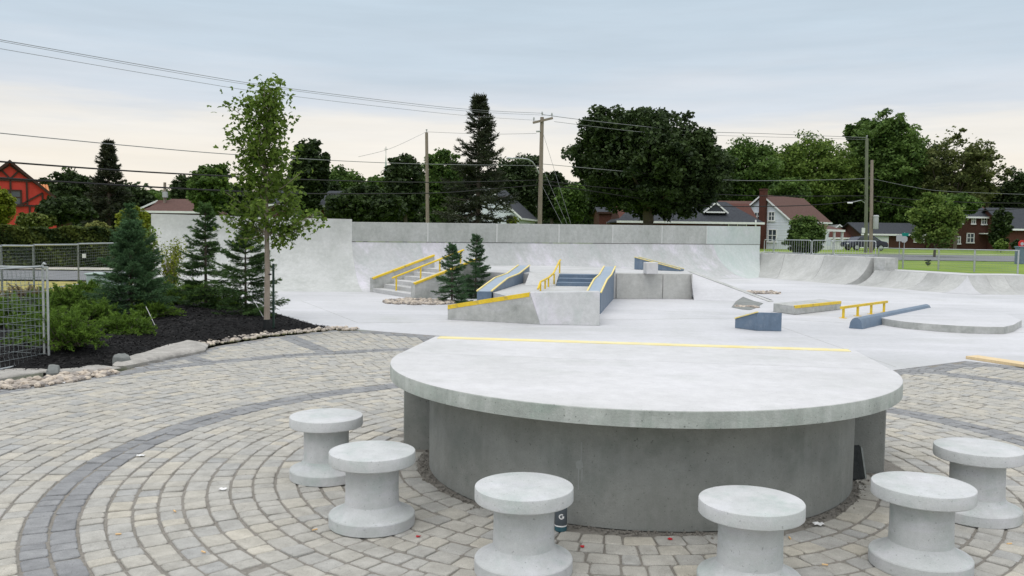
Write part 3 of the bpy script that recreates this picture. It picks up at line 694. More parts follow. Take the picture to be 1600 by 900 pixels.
hubba(A0, wdv*.24, 'grey sloping ledge with yellow edge on the far side of the stairs')
hubba(B0-wdv*.24, wdv*.24, 'grey sloping ledge with yellow edge on the near side of the stairs')
sr = empty('stair_rail', (0, 0, 0), 0, 'straight yellow rail running down the middle of the stairs', 'grind rail')
S0 = Vector((-3.10, 22.55)); zz = lambda L: .49+.64/1.83*L
MB().tube([v3(S0+rd*L, zz(L)) for L in (-.12, 0, 1, 2.05)], .026, 8).build('rail', m_yel, sr)
for L, zb in ((0, 0), (.72, .26), (1.3, .48), (1.95, UP)):
    MB().tube([v3(S0+rd*L, zb), v3(S0+rd*L, zz(L))], .022, 8).build('post', m_yel, sr)
# blue wedge and concrete cube on the deck
def wedge(name, q, label, edges, mat_=m_blue):
    t = empty(name, (0, 0, 0), 0, label, 'skate wedge'); hexa('body', q, mat_, t, .006)
    for a_, b_ in edges: bar('yellow_edge', q[a_]+Vector((0, 0, .006)), q[b_]+Vector((0, 0, .006)), .035, .02, m_yelworn, t)
a, b = G(991, 421, UP), G(1063, 424, UP); a.z = b.z = UP+.002; th = Vector((.18, .38, 0))
wedge('blue_wedge', [a, b, b+th, a+th, a+Vector((0, 0, .36)), b+Vector((0, 0, .05)), b+th+Vector((0, 0, .05)), a+th+Vector((0, 0, .36))], 'blue steel wedge with yellow edge on the raised deck', [(4, 5), (7, 6)])
c = G(1017, 428, UP); t = MB(); t.box((c.x, c.y+.06, UP+.152), (.31, .31, .30), .12); o = t.build('concrete_cube', m_top, bevel=.012); tag(o, 'small pale concrete cube at the front of the raised deck', 'cube')
# blue kicker on the floor
a, b, c, = G(1157, 514), G(1183, 517.3), G(1221, 518); a.z = b.z = c.z = .006; d = c+(a-b)
ur = lambda p, h: p+Vector((0, 0, h))
a = a+(a-b)*.35; d = c+(a-b)
wedge('blue_kicker', [b, c, d, a, ur(b, .325), ur(c, .322), ur(d, .17), ur(a, .17)], 'small blue steel kicker with yellow edge standing alone on the floor', [(4, 7)])
# low ledge with yellow stripe
a, b, c = G(1208, 487.6), G(1242, 492.3), G(1314, 484); d = c+(a-b)
t = empty('low_ledge', (0, 0, 0), 0, 'low pale concrete ledge with one yellow edge near the flat rail', 'skate ledge')
for p in (a, b, c, d): p.z = .006
hexa('body', [b, c, d, a, ur(b, .19), ur(c, .19), ur(d, .19), ur(a, .19)], m_block, t, .012)
f_ = (b-a).normalized()*.006
hexa('yellow_edge', [ur(b, .135)+f_, ur(c, .135)+f_, ur(c, .135)-f_*8, ur(b, .135)-f_*8, ur(b, .197)+f_, ur(c, .197)+f_, ur(c, .197)-f_*8, ur(b, .197)-f_*8], m_yel, t, .003)
# flat rail
a, b = G(1317.5, 497.4), G(1381, 488.3); t = empty('flat_rail', (0, 0, 0), 0, 'short yellow flat rail on four posts', 'grind rail')
d = (b-a).normalized(); bar('rail', ur(a-d*.12, .225), ur(b+d*.16, .235), .05, .05, m_yel, t)
for i in range(4):
    p = a.lerp(b, i/3); MB().box((p.x, p.y, .105), (.04, .04, .205), .7).build('post', m_yel, t); MB().box((p.x, p.y, .008), (.12, .12, .01), .7).build('foot_plate', m_yel, t)
# blue rounded curb
a, b = G(1337, 514), G(1447, 489.5); t = empty('rounded_curb', (0, 0, 0), 0, 'long low blue rounded curb beside the curved pad', 'skate curb')
d = (b-a).normalized(); s = Vector((d.y, -d.x, 0)); pr = [(-.12, .006), (-.10, .12), (-.065, .18), (-.02, .205), (.02, .205), (.065, .18), (.10, .12), (.12, .006)]
vs = [a+s*u+Vector((0, 0, h)) for u, h in pr]+[b+s*u+Vector((0, 0, h)) for u, h in pr]; n = len(pr)
mb = MB(); mb.add(vs, [(i, i+1, n+i+1, n+i) for i in range(n-1)], True); mb.add(vs, [tuple(range(n-1, -1, -1)), tuple(range(n, 2*n))]); mb.build('body', m_blue, t)
# curved pad
pp = [G(1374, 507), G(1392, 510.5), G(1414, 513.7), G(1440, 516.3), G(1470, 518.8), G(1505, 521), G(1540, 522.3), G(1568, 522.5), G(1583, 519), G(1596, 511), G(1570, 500), G(1530, 493.5), G(1490, 490.5), G(1450, 490.5)]
o = slabmesh([(p.x, p.y) for p in pp], .006, .135, .008, 'curved_pad', m_floor, m_block, None); tag(o, 'low pale concrete pad with a curved front beside the blue curb', 'skate pad')
# stone filled planters in the floor
def rubble(name, ctr, n, spread, size, parent=None, label=None, cat=None, seed=1, z=0.0, inpoly=None, zf=None):
    rn = random.Random(seed); ico = []
    bm = bmesh.new(); bmesh.ops.create_icosphere(bm, subdivisions=1, radius=1); base = [v.co.copy() for v in bm.verts]; fc = [tuple(v.index for v in f.verts) for f in bm.faces]; bm.free()
    mb = MB(); k = 0; tries = 0
    while k < n and tries < n*30:
        tries += 1
        x = ctr[0]+rn.uniform(-1, 1)*spread[0]; y = ctr[1]+rn.uniform(-1, 1)*spread[1]
        if inpoly is not None:
            if not inpoly(x, y): continue
        elif ((x-ctr[0])/spread[0])**2+((y-ctr[1])/spread[1])**2 > 1: continue
        s = rn.uniform(*size); M_ = Matrix.Rotation(rn.random()*6.3, 3, 'Z') @ Matrix.Rotation(rn.uniform(-.5, .5), 3, 'X')
        sx, sy, sz = s*rn.uniform(.8, 1.35), s*rn.uniform(.7, 1.1), s*rn.uniform(.45, .75)
        zz_ = (zf(x, y) if zf else z)+sz*rn.uniform(.2, .9)
        mb.add([M_ @ Vector((v.x*sx*rn.uniform(.85, 1.12), v.y*sy*rn.uniform(.85, 1.12), v.z*sz*rn.uniform(.85, 1.1)))+Vector((x, y, zz_)) for v in base], fc, True, rn.random()); k += 1
    o = mb.build(name, m_stone, parent, fix=False); return tag(o, label, cat, kind='stuff')
g1 = G(655, 473); rubble('gravel', (g1.x, g1.y), 420, (.85, .75), (.03, .07), None, 'bed of pale river stones below the two small spruces', seed=3, z=.01)
g2 = G(1187, 458); rubble('gravel', (g2.x+.05, g2.y-.1), 120, (.55, .45), (.03, .07), None, 'small patch of river stones behind the bank ridge', seed=4, z=.01)
g3 = G(1167, 480); t = empty('stone_planter', (0, 0, 0), 0, 'small half round stone pit at the foot of the pale bank', 'planter')
mb = MB(); pc = [G(1143, 480.5), G(1150, 482.2), G(1160, 484), G(1172, 485), G(1181, 482), G(1193, 474.3)]
top = [(1178, 470, .05), (1161, 463.5, .13), (1150, 470.5, .06)]
ring_ = [(p.x, p.y, .009) for p in pc]+[tuple(G(x, y, h)) for x, y, h in top]
mb.add(ring_, [tuple(range(len(ring_)))]); mb.build('pit', m_pit, t, fix=False)
rubble('stones', (g3.x, g3.y-.1), 60, (.30, .16), (.025, .055), t, seed=5, z=.012)
# lumber at the edge of the plaza
a, b = G(1522, 562), G(1640, 580); t = MB(); d = (b-a).normalized(); t.box(((a.x+b.x)/2+.02, (a.y+b.y)/2+.1, .024), ((b-a).length, .24, .04), math.atan2(d.y, d.x)); tag(t.build('lumber_board', m_ply, bevel=.004), 'new pale wooden board lying at the right edge of the plaza', 'board')

# ------------------------------------------------------------------ litter
def butt(px, py, lab):
    p = G(px, py); mb = MB(); a = random.random()*3.1; d = Vector((math.cos(a), math.sin(a), 0))*.014
    mb.tube([p-d+Vector((0, 0, .006)), p+d+Vector((0, 0, .006))], .0042, 8); tag(mb.build('cigarette_butt', m_butt), lab, 'cigarette butt', 'cigarette butts on the pavers')
for x, y, l in ((318, 864, 'orange cigarette butt on the pavers at lower left'), (273, 800, 'orange cigarette butt left of the butt near the stools'), (185, 836, 'orange cigarette butt beside the dark paver band'),
                (1289, 884, 'orange cigarette butt between the two right front stools'), (1577, 851, 'cigarette butt by the right picture edge'), (492, 829, 'cigarette butt just left of a stool base'), (1234, 842, 'small butt behind the fourth stool')):
    butt(x, y, l)
def petal(px, py, lab):
    p = G(px, py); mb = MB(); a = random.random()*6; vs = []
    for i in range(7):
        t_ = i/7*6.283; r_ = .014*random.uniform(.7, 1.2); vs.append((p.x+r_*math.cos(t_), p.y+r_*.8*math.sin(t_), .004+random.uniform(0, .006)))
    vs2 = [(x, y, z+.003) for x, y, z in vs]
    mb.add(vs+vs2, [tuple(range(6, -1, -1)), tuple(range(7, 14))]+[(i, (i+1) % 7, 7+(i+1) % 7, 7+i) for i in range(7)]); tag(mb.build('red_petal', m_petal), lab, 'petal', 'red petals on the pavers')
for x, y, l in ((654, 840, 'red petal right of the second stool'), (910, 856, 'red petal right of the third stool base'), (1047, 844, 'red petal near the foot of the table drum')): petal(x, y, l)
def scrap(px, py, s, lab, m_=m_foil):
    p = G(px, py); rn = random.Random(int(px)); vs = []; n = 4
    for i in range(n+1):
        for j in range(n+1): vs.append((p.x+(i/n-.5)*s*1.5+rn.uniform(-.1, .1)*s, p.y+(j/n-.5)*s+rn.uniform(-.1, .1)*s, .006+rn.random()*s*.28))
    mb = MB(); mb.add(vs, [(i*(n+1)+j, (i+1)*(n+1)+j, (i+1)*(n+1)+j+1, i*(n+1)+j+1) for i in range(n) for j in range(n)])
    o = mb.build('paper_scrap', m_, fix=False); so = o.modifiers.new('s', 'SOLIDIFY'); so.thickness = .001; tag(o, lab, 'litter', 'scraps of litter')
scrap(220, 713, .035, 'crumpled white scrap on the dark paver band'); scrap(348, 766, .03, 'thin white scrap left of the stools'); scrap(1279, 821, .04, 'clear crumpled wrapper right of the table drum')
scrap(96, 599, .06, 'white paper scrap among the edge stones')
# ------------------------------------------------------------------ fences, barricades, poles, wires, signs
def mesh_panel(a, b, h, label, r=.014, nv=24, nh=14, wr=.0018, zb=.02, hook=False, legs=True):
    a, b = Vector(a), Vector(b); t = empty('mesh_fence_panel', a, 0, label, 'fence', 'temporary mesh fence panels'); d = b-a; u = d.normalized(); up = Vector((0, 0, 1)); s = u.cross(up)
    z0 = Vector((0, 0, zb)); Hh = Vector((0, 0, h))
    for p in (Vector((0, 0, 0)), d):
        MB().tube([p, p+Hh*1.03], r, 8).build('post', m_galv, t)
    MB().tube([z0+Hh, d+z0+Hh-z0], r*.9, 8).build('top_rail', m_galv, t); MB().tube([z0*2, d+z0*2], r*.8, 8).build('bottom_rail', m_galv, t)
    mb = MB()
    for i in range(1, nv):
        p = d*(i/nv); pts = []
        for k in range(nh*2+1):
            z = zb*2+(h-zb*3)*k/(nh*2); off = .018*(1 if abs(k/(nh*2)-.12) < .03 or abs(k/(nh*2)-.5) < .03 or abs(k/(nh*2)-.9) < .03 else 0)
            pts.append(p+Vector((0, 0, z))+s*off)
        mb.tube(pts, wr, 4, False)
    for k in range(1, nh): mb.tube([Vector((0, 0, zb*2+(h-zb*3)*k/nh)), d+Vector((0, 0, zb*2+(h-zb*3)*k/nh))], wr*1.15, 4, False)
    tag(mb.build('wire_mesh', m_wirem, t, fix=False), kind='stuff')
    if hook: MB().tube([Vector((0, 0, h)), Vector((0, 0, h+.04)), Vector((.02, -.01, h+.06)), Vector((.05, -.02, h+.05))], .013, 8).build('hook', m_galv, t)
    return t
fr = Vector((-5.60, 10.05, 0))
mesh_panel(fr, (-6.05, 7.65, 0), 1.15, 'steel mesh fence panel running toward the viewer at the left edge', hook=True, nv=36, nh=13)
mesh_panel((-5.53, 10.02, 0), (-7.9, 10.75, 0), 1.14, 'steel mesh fence panel standing across the juniper bed', nv=36, nh=13)
bp_ = [(-12.4, 18.2), (-12.3, 20.3), (-12.32, 21.7), (-12.66, 24.6), (-13.5, 29.2)]
for i, l in enumerate(('far mesh fence panel cut by the left picture edge', 'narrow far mesh fence panel beside the left street', 'far mesh fence panel before the hedge', 'far mesh fence panel with a small white tag, behind the spruce')):
    a, b = bp_[i], bp_[i+1]; t = mesh_panel((a[0], a[1], .0), (b[0], b[1], .0), 1.2, l, r=.026, nv=24, nh=14, wr=.002)
    if i == 3:
        mb = MB(); q = Vector((b[0]-a[0], b[1]-a[1], 0))*.10; mb.box((q.x+.02, q.y, .86), (.02, .22, .12), .1); mb.build('tag', m_white, t)
# lawn fence on the right
fp = [G(1372, 416, .52), G(1410.5, 419.7, .53), G(1466, 422, .54), G(1522, 424.8, .55), G(1590, 428, .56)]
labs = ['thin rail fence panel next to the concrete end block', 'lawn fence panel behind the tiny sapling', 'lawn fence panel between the double post and the middle post', 'lawn fence panel nearest the stop sign']
for i in range(4):
    a, b = fp[i], fp[i+1]; d = b-a; t = empty('lawn_fence_panel', a, 0, labs[i], 'fence', 'rail fence panels along the lawn')
    hh = .80
    MB().tube([(0, 0, 0), (0, 0, hh)], .032, 8).build('post', m_galv, t)
    MB().tube([d, d+Vector((0, 0, hh))], .028, 8).build('post', m_galv, t)
    MB().tube([Vector((0, 0, hh-.02)), d+Vector((0, 0, hh-.02))], .022, 8).build('rail', m_galv, t)
    mb = MB()
    for k in range(1, 30): mb.tube([d*(k/30)+Vector((0, 0, .03)), d*(k/30)+Vector((0, 0, hh-.03))], .0025, 3, False)
    for k in range(1, 10): mb.tube([Vector((0, 0, hh*k/10)), d+Vector((0, 0, hh*k/10))], .0025, 3, False)
    tag(mb.build('wire_mesh', m_wirem, t, fix=False), kind='stuff')
# crowd barricades on the quarter pipe
def barricade(px0, px1, lab):
    def on(px):
        t_ = (px-1188)/(1360-1188); lo = Vector((11.6, 37.6)); hi = Vector((13.5, 30.8)); best = 0
        l, h_ = -.1, 1.2
        for _ in range(40):
            m_ = (l+h_)/2; q = lo.lerp(hi, m_)
            if proj((q.x, q.y, 1.1))[0] < px: l = m_
            else: h_ = m_
        q = lo.lerp(hi, l); return Vector((q.x, q.y, 1.0))
    a, b = on(px0), on(px1); d = b-a; u = d.normalized(); t = empty('barricade', a, 0, lab, 'barricade', 'steel crowd barricades')
    z0, z1 = .045, .60; L_ = d.length; rr = .09; pts = []
    for cx_, cz, a0 in ((rr, z1-rr, 180), (L_-rr, z1-rr, 90), (L_-rr, z0+rr, 0), (rr, z0+rr, -90)):
        for k in range(6):
            an = R(a0-90*k/5); pts.append(u*(cx_+rr*math.cos(an))+Vector((0, 0, cz+rr*math.sin(an))))
    pts.append(pts[0]); MB().tube(pts, .019, 6, False).build('frame', m_galv, t)
    mb = MB(); n_ = max(4, int(L_/.16))
    for k in range(1, n_): mb.tube([u*(L_*k/n_)+Vector((0, 0, z0)), u*(L_*k/n_)+Vector((0, 0, z1))], .006, 5, False)
    mb.build('bars', m_galv, t, fix=False)
    for f_ in (.12, .88):
        s_ = u.cross(Vector((0, 0, 1)))*.2; MB().tube([u*L_*f_-s_+Vector((0, 0, .015)), u*L_*f_+Vector((0, 0, z0)), u*L_*f_+s_+Vector((0, 0, .015))], .015, 6).build('foot', m_galv, t)
barricade(1192, 1208, 'leftmost short steel barricade touching the back wall'); barricade(1209.5, 1267, 'wide steel barricade left of the gate gap, in front of the round bush')
barricade(1269, 1301, 'narrow steel barricade in front of the porch posts'); barricade(1303, 1368, 'rightmost wide steel barricade in front of the utility poles')

def gz(x, y): return float(ground_h(x, y))
def pole(name, px, pytop, Y, r0, r1, m_, lab, lean=0.0, pxb=None):
    top = P(px, pytop, Y); bx = P(pxb if pxb else px, 350, Y).x; z = gz(bx, Y)
    t = empty(name, (bx, Y, z), 0, lab, 'utility pole', 'wooden utility poles'); dx = top.x-bx; H = top.z-z
    MB().tube([(0, 0, -.2), (dx*.5, 0, H*.5), (dx, 0, H)], [r0, (r0+r1)/2, r1], 12).build('shaft', m_, t)
    return t, dx, H
t, dx, H = pole('utility_pole', 847, 183, 60, .17, .13, m_wood, 'grey wooden utility pole with crossarm and street light', pxb=843)
M_ = Matrix.Rotation(R(-14), 3, 'Y')
mb = MB(); mb.box((dx+.05, -.16, H-.25), (1.45, .12, .15), M=M_); mb.build('crossarm', m_wood, t)
for ox, oz in ((-.58, -.30), (.0, .12), (.68, .03)):
    MB().lathe([(.035, 0), (.035, .12), (.07, .13), (.07, .17), (.035, .19), (.05, .24), (.03, .26)], (dx+ox, -.16*(ox != 0), H+oz), 12).build('insulator', m_sgrey, t)
MB().tube([(dx-.1, -.1, H-1.0), (dx-.4, -.12, H-1.02)], .06, 8).build('cutout_fuse', m_sgrey, t)
la = [P(842, 271, 59.8), P(838, 262, 59.7), P(832, 253, 59.5), P(825, 249, 59.2), P(812, 247.5, 59), P(797, 247.3, 58.8)]
MB().tube([p-t.location for p in la], [.045]*6, 8).build('lamp_arm', m_galv, t)
l0 = P(795, 247.8, 58.8)-t.location; MB().lathe([(.02, -.07), (.16, -.05), (.2, 0), (.16, .07), (.03, .1)], tuple(l0), 16).build('lamp_head', m_sgrey, t)
t, dx, H = pole('utility_pole', 666.5, 207, 62, .14, .11, m_wood, 'slim bare wooden utility pole behind the back wall', pxb=669)
MB().lathe([(.03, 0), (.03, .15), (.07, .16), (.07, .22), (.03, .24)], (dx, 0, H), 10).build('insulator', m_sgrey, t)
t, dx, H = pole('utility_pole', 1354.5, 216, 75, .16, .13, m_woodg, 'tall green treated utility pole right of the white house')
MB().lathe([(.03, 0), (.03, .15), (.07, .16), (.07, .22), (.03, .24)], (dx, 0, H), 10).build('insulator', m_sgrey, t)
mb = MB(); q = P(1349, 360, 74.6)-t.location; mb.box(tuple(q), (.28, .05, .45)); mb.build('small_sign', m_white, t)
lp_ = P(1345, 313, 74)-t.location; q = P(1328, 317, 73)-t.location; MB().tube([lp_+Vector((.5, .4, -.2)), lp_, q], .03, 6).build('lamp_arm', m_galv, t); mb = MB(); mb.box(tuple(q), (.42, .2, .13)); mb.build('lamp_head', m_white, t, bevel=.03)
t, dx, H = pole('utility_pole', 1362.5, 250, 73.5, .16, .12, m_wood, 'shorter brown utility pole carrying a grey transformer')
q = P(1368.5, 347, 73.2)-t.location; MB().lathe([(.20, -.6), (.22, -.55), (.22, .42), (.24, .45), (.24, .52), (.18, .60)], tuple(q), 16).build('transformer', m_sgrey, t)
t, dx, H = pole('utility_pole', 257.5, 285, 82, .16, .13, m_wood, 'distant utility pole with a small box above the brown roof')
mb = MB(); q = P(258, 304, 81.8)-t.location; mb.box(tuple(q), (.42, .3, .55)); mb.build('transformer', m_sgrey, t)
def wire(pts, Y0, Y1, r_, m_, lab):
    # a sagging line through several sight points, its distance running evenly between two poles
    x0, x1 = pts[0][0], pts[-1][0]; out_ = []
    n_ = len(pts)
    def cr(i, t):
        p0, p1, p2, p3 = (pts[max(0, min(n_-1, i+k))] for k in (-1, 0, 1, 2))
        return tuple(.5*((2*b_)+(-a_+c_)*t+(2*a_-5*b_+4*c_-d_)*t*t+(-a_+3*b_-3*c_+d_)*t**3) for a_, b_, c_, d_ in zip(p0, p1, p2, p3))
    for i in range(n_-1):
        for k in range(6):
            out_.append(cr(i, k/6))
    out_.append(pts[-1]); p3 = []
    for x, y in out_:
        f_ = (x-x0)/(x1-x0); Y = 1/((1-f_)/Y0+f_/Y1); p3.append(P(x, y, Y))
    return tag(MB().tube(p3, r_, 5).build('overhead_wire', m_), lab, 'wire', 'overhead wires')
wire([(-80, 47), (0, 62), (300, 115), (439, 136.5), (700, 168), (848, 177)], 28, 60, .012, m_wireg, 'topmost overhead wire, from the upper left sky to the crossarm')
wire([(-80, 50), (0, 64.5), (300, 118), (439, 139), (700, 171), (864, 180.5)], 28, 60, .009, m_wireg, 'overhead wire hanging just below the topmost one')
wire([(-80, 61), (0, 76), (300, 127), (439, 148), (700, 178), (838, 188)], 28, 60, .009, m_wireg, 'thin third overhead wire below the topmost pair')
wire([(-80, 200), (0, 208), (90, 217), (200, 227.5), (360, 241), (603, 254.5), (844, 259)], 26, 60, .016, m_wireg, 'twisted service wire crossing the cream sky')
wire([(-80, 244), (0, 252.5), (200, 267), (340, 274.5), (470, 280.5), (667, 285), (842, 281.5)], 24, 60, .028, m_wire, 'upper thick black cable crossing behind the young maple')
wire([(-80, 271), (0, 278), (200, 290), (340, 297.5), (470, 302.5), (667, 302), (760, 296), (842, 289)], 24, 60, .030, m_wire, 'lower thick black cable drooping behind the young maple')
wire([(667, 206), (760, 209.5), (838, 208.5)], 62, 60, .012, m_wireg, 'thin wire joining the slim pole to the crossarm pole')
wire([(560, 245), (610, 232), (666, 206)], 50, 62, .010, m_wireg, 'thin slanting wire rising to the slim pole')
wire([(848, 179), (900, 186), (1000, 197), (1080, 205), (1200, 209), (1354, 215)], 60, 75, .020, m_wireg, 'topmost wire right of the crossarm, across the big maple')
wire([(866, 190), (1000, 206), (1100, 211), (1354, 218)], 60, 75, .014, m_wireg, 'second wire right of the crossarm, across the big maple')
wire([(846, 256), (900, 261), (1000, 270), (1130, 281), (1240, 282), (1355, 279)], 60, 75, .020, m_wireg, 'middle wire right of the crossarm pole')
wire([(846, 282), (920, 291), (1000, 297), (1150, 305), (1250, 306.5), (1355, 306)], 60, 75, .034, m_wire, 'upper black cable from the crossarm pole over the white house')
wire([(846, 288), (920, 298), (1000, 310), (1100, 321), (1200, 322.5), (1290, 319), (1355, 311)], 60, 75, .036, m_wire, 'lower black cable drooping across the white house roof')
wire([(1357, 306), (1430, 312), (1520, 316.5), (1640, 318)], 75, 82, .036, m_wire, 'upper black cable right of the green pole')
wire([(1357, 312), (1430, 325), (1500, 329), (1560, 328), (1640, 322)], 75, 82, .034, m_wire, 'lower black cable right of the green pole')
wire([(1357, 278), (1420, 291), (1480, 299), (1640, 305)], 75, 82, .016, m_wireg, 'thin wire right of the green pole')
for i, (p0, p1) in enumerate((((847, 203), (892, 350)), ((846, 258), (886, 350)), ((846, 288), (878, 350)))):
    tag(MB().tube([P(*p0, 60), P(*p1, 58)], .011, 5).build('guy_wire', m_wireg), ('longest guy wire of the crossarm pole', 'middle guy wire of the crossarm pole', 'shortest guy wire of the crossarm pole')[i], 'guy wire', 'guy wires')
# signs
def signpost(px, pytop, pyb, Y, lab):
    b = P(px, pyb, Y); z = gz(b.x, Y); t = empty('street_sign', (b.x, Y, z), 0, lab, 'sign'); top = P(px, pytop, Y)
    MB().tube([(0, .03, -.1), (0, .03, top.z-z)], .03, 8).build('post', m_galv, t); return t
t = signpost(1405, 366, 398, 66, 'blank pale rectangular sign beside the green street sign'); q = P(1405, 372, 66)-t.location; mb = MB(); mb.box(tuple(q), (.44, .03, .5)); mb.build('plate', m_sgrey, t)
t = signpost(1412.5, 363, 398, 68, 'green street name sign above the grey back of an octagonal sign')
q = P(1414.5, 366.5, 67.9)-t.location; mb = MB(); mb.box(tuple(q), (.55, .03, .26)); mb.build('name_plate', m_sgreen, t); q = P(1412.5, 373.5, 67.9)-t.location
mb = MB(); vs = [(q.x+.30*math.cos(R(22.5+45*i)), q.y+dy, q.z+.30*math.sin(R(22.5+45*i))) for dy in (-.012, .012) for i in range(8)]
mb.add(vs, [tuple(range(8)), tuple(range(15, 7, -1))]+[(i, (i+1) % 8, 8+(i+1) % 8, 8+i) for i in range(8)]); mb.build('octagon_plate', m_sgrey, t)
t = signpost(1597, 376, 398, 62, 'red octagonal sign at the right picture edge'); q = P(1597, 381, 61.9)-t.location
mb = MB(); vs = [(q.x+.30*math.cos(R(22.5+45*i)), q.y+dy, q.z+.30*math.sin(R(22.5+45*i))) for dy in (-.012, .012) for i in range(8)]
mb.add(vs, [tuple(range(8)), tuple(range(15, 7, -1))]+[(i, (i+1) % 8, 8+(i+1) % 8, 8+i) for i in range(8)]); mb.build('octagon_plate', m_sred, t)
mb = MB(); vs = [(q.x+.13*math.cos(R(22.5+45*i)), q.y-.02+dy, q.z+.13*math.sin(R(22.5+45*i))) for dy in (-.006, .006) for i in range(8)]
mb.add(vs, [tuple(range(8)), tuple(range(15, 7, -1))]+[(i, (i+1) % 8, 8+(i+1) % 8, 8+i) for i in range(8)]); mb.build('sign_centre', m_sgrey, t)
b = P(1597, 408, 44); z = gz(b.x, 44); mb = MB(); mb.box((b.x, 44, z+.42), (.55, .45, .85)); mb.box((b.x, 44, z+.88), (.60, .5, .07)); tag(mb.build('utility_cabinet', m_blue, bevel=.02), 'dark blue utility cabinet below the red sign', 'cabinet')
# mint utility box behind the spruce
b = G(160, 459); mb = MB(); mb.box((b.x, b.y+.3, .24), (.85, .6, .48), .1); mb.box((b.x, b.y+.3, .50), (.92, .66, .05), .1); tag(mb.build('utility_box', m_mint, bevel=.02), 'pale green utility box half hidden by the left spruce', 'utility box')
# parked car
b = P(1350, 390, 86); z = gz(b.x, 86); car = empty('parked_car', (b.x, 86, z), R(8), 'dark blue car parked behind the utility poles', 'car')
pr = [(-2.1, .35), (-2.15, .62), (-2.0, .85), (-1.45, .93), (-1.0, 1.36), (-.2, 1.45), (.7, 1.40), (1.35, 1.0), (2.0, .88), (2.15, .6), (2.1, .35)]
def ext(pr_, w0, w1=None): 
    n_ = len(pr_); return [(x, -w0, z_) for x, z_ in pr_]+[(x, w0, z_) for x, z_ in pr_], [tuple(range(n_)), tuple(range(2*n_-1, n_-1, -1))]+[(i, n_+i, n_+(i+1) % n_, (i+1) % n_) for i in range(n_)]
MB().add(*ext(pr, .86)).build('body', m_car, car, bevel=.06, seg=3)
for xs_ in ([(-1.25, .96), (-.92, 1.30), (-.25, 1.37), (-.25, .96)], [(-.15, .96), (-.15, 1.37), (.62, 1.33), (1.12, .98)]): MB().add(*ext(xs_, .868)).build('side_window', m_glass, car)
for x in (-1.3, 1.3):
    for s in (-1, 1):
        w = MB(); vs = [(x+.32*math.cos(i*math.pi/8), s*.80+dy, .32+.32*math.sin(i*math.pi/8)) for dy in (-.09, .09) for i in range(16)]
        w.add(vs, [tuple(range(16)), tuple(range(31, 15, -1))]+[(i, (i+1) % 16, 16+(i+1) % 16, 16+i) for i in range(16)]); wo = w.build('wheel', m_black, car)
        w = MB(); vs = [(x+.2*math.cos(i*math.pi/8), s*.80+dy, .32+.2*math.sin(i*math.pi/8)) for dy in (-.1, .1) for i in range(16)]
        w.add(vs, [tuple(range(16)), tuple(range(31, 15, -1))]+[(i, (i+1) % 16, 16+(i+1) % 16, 16+i) for i in range(16)]); w.build('rim', m_galv, wo)
MB().box((-2.13, -.6, .68), (.08, .3, .12)).build('headlight', m_white, car); MB().box((2.13, -.6, .72), (.08, .25, .14)).build('tail_light', m_sred, car)
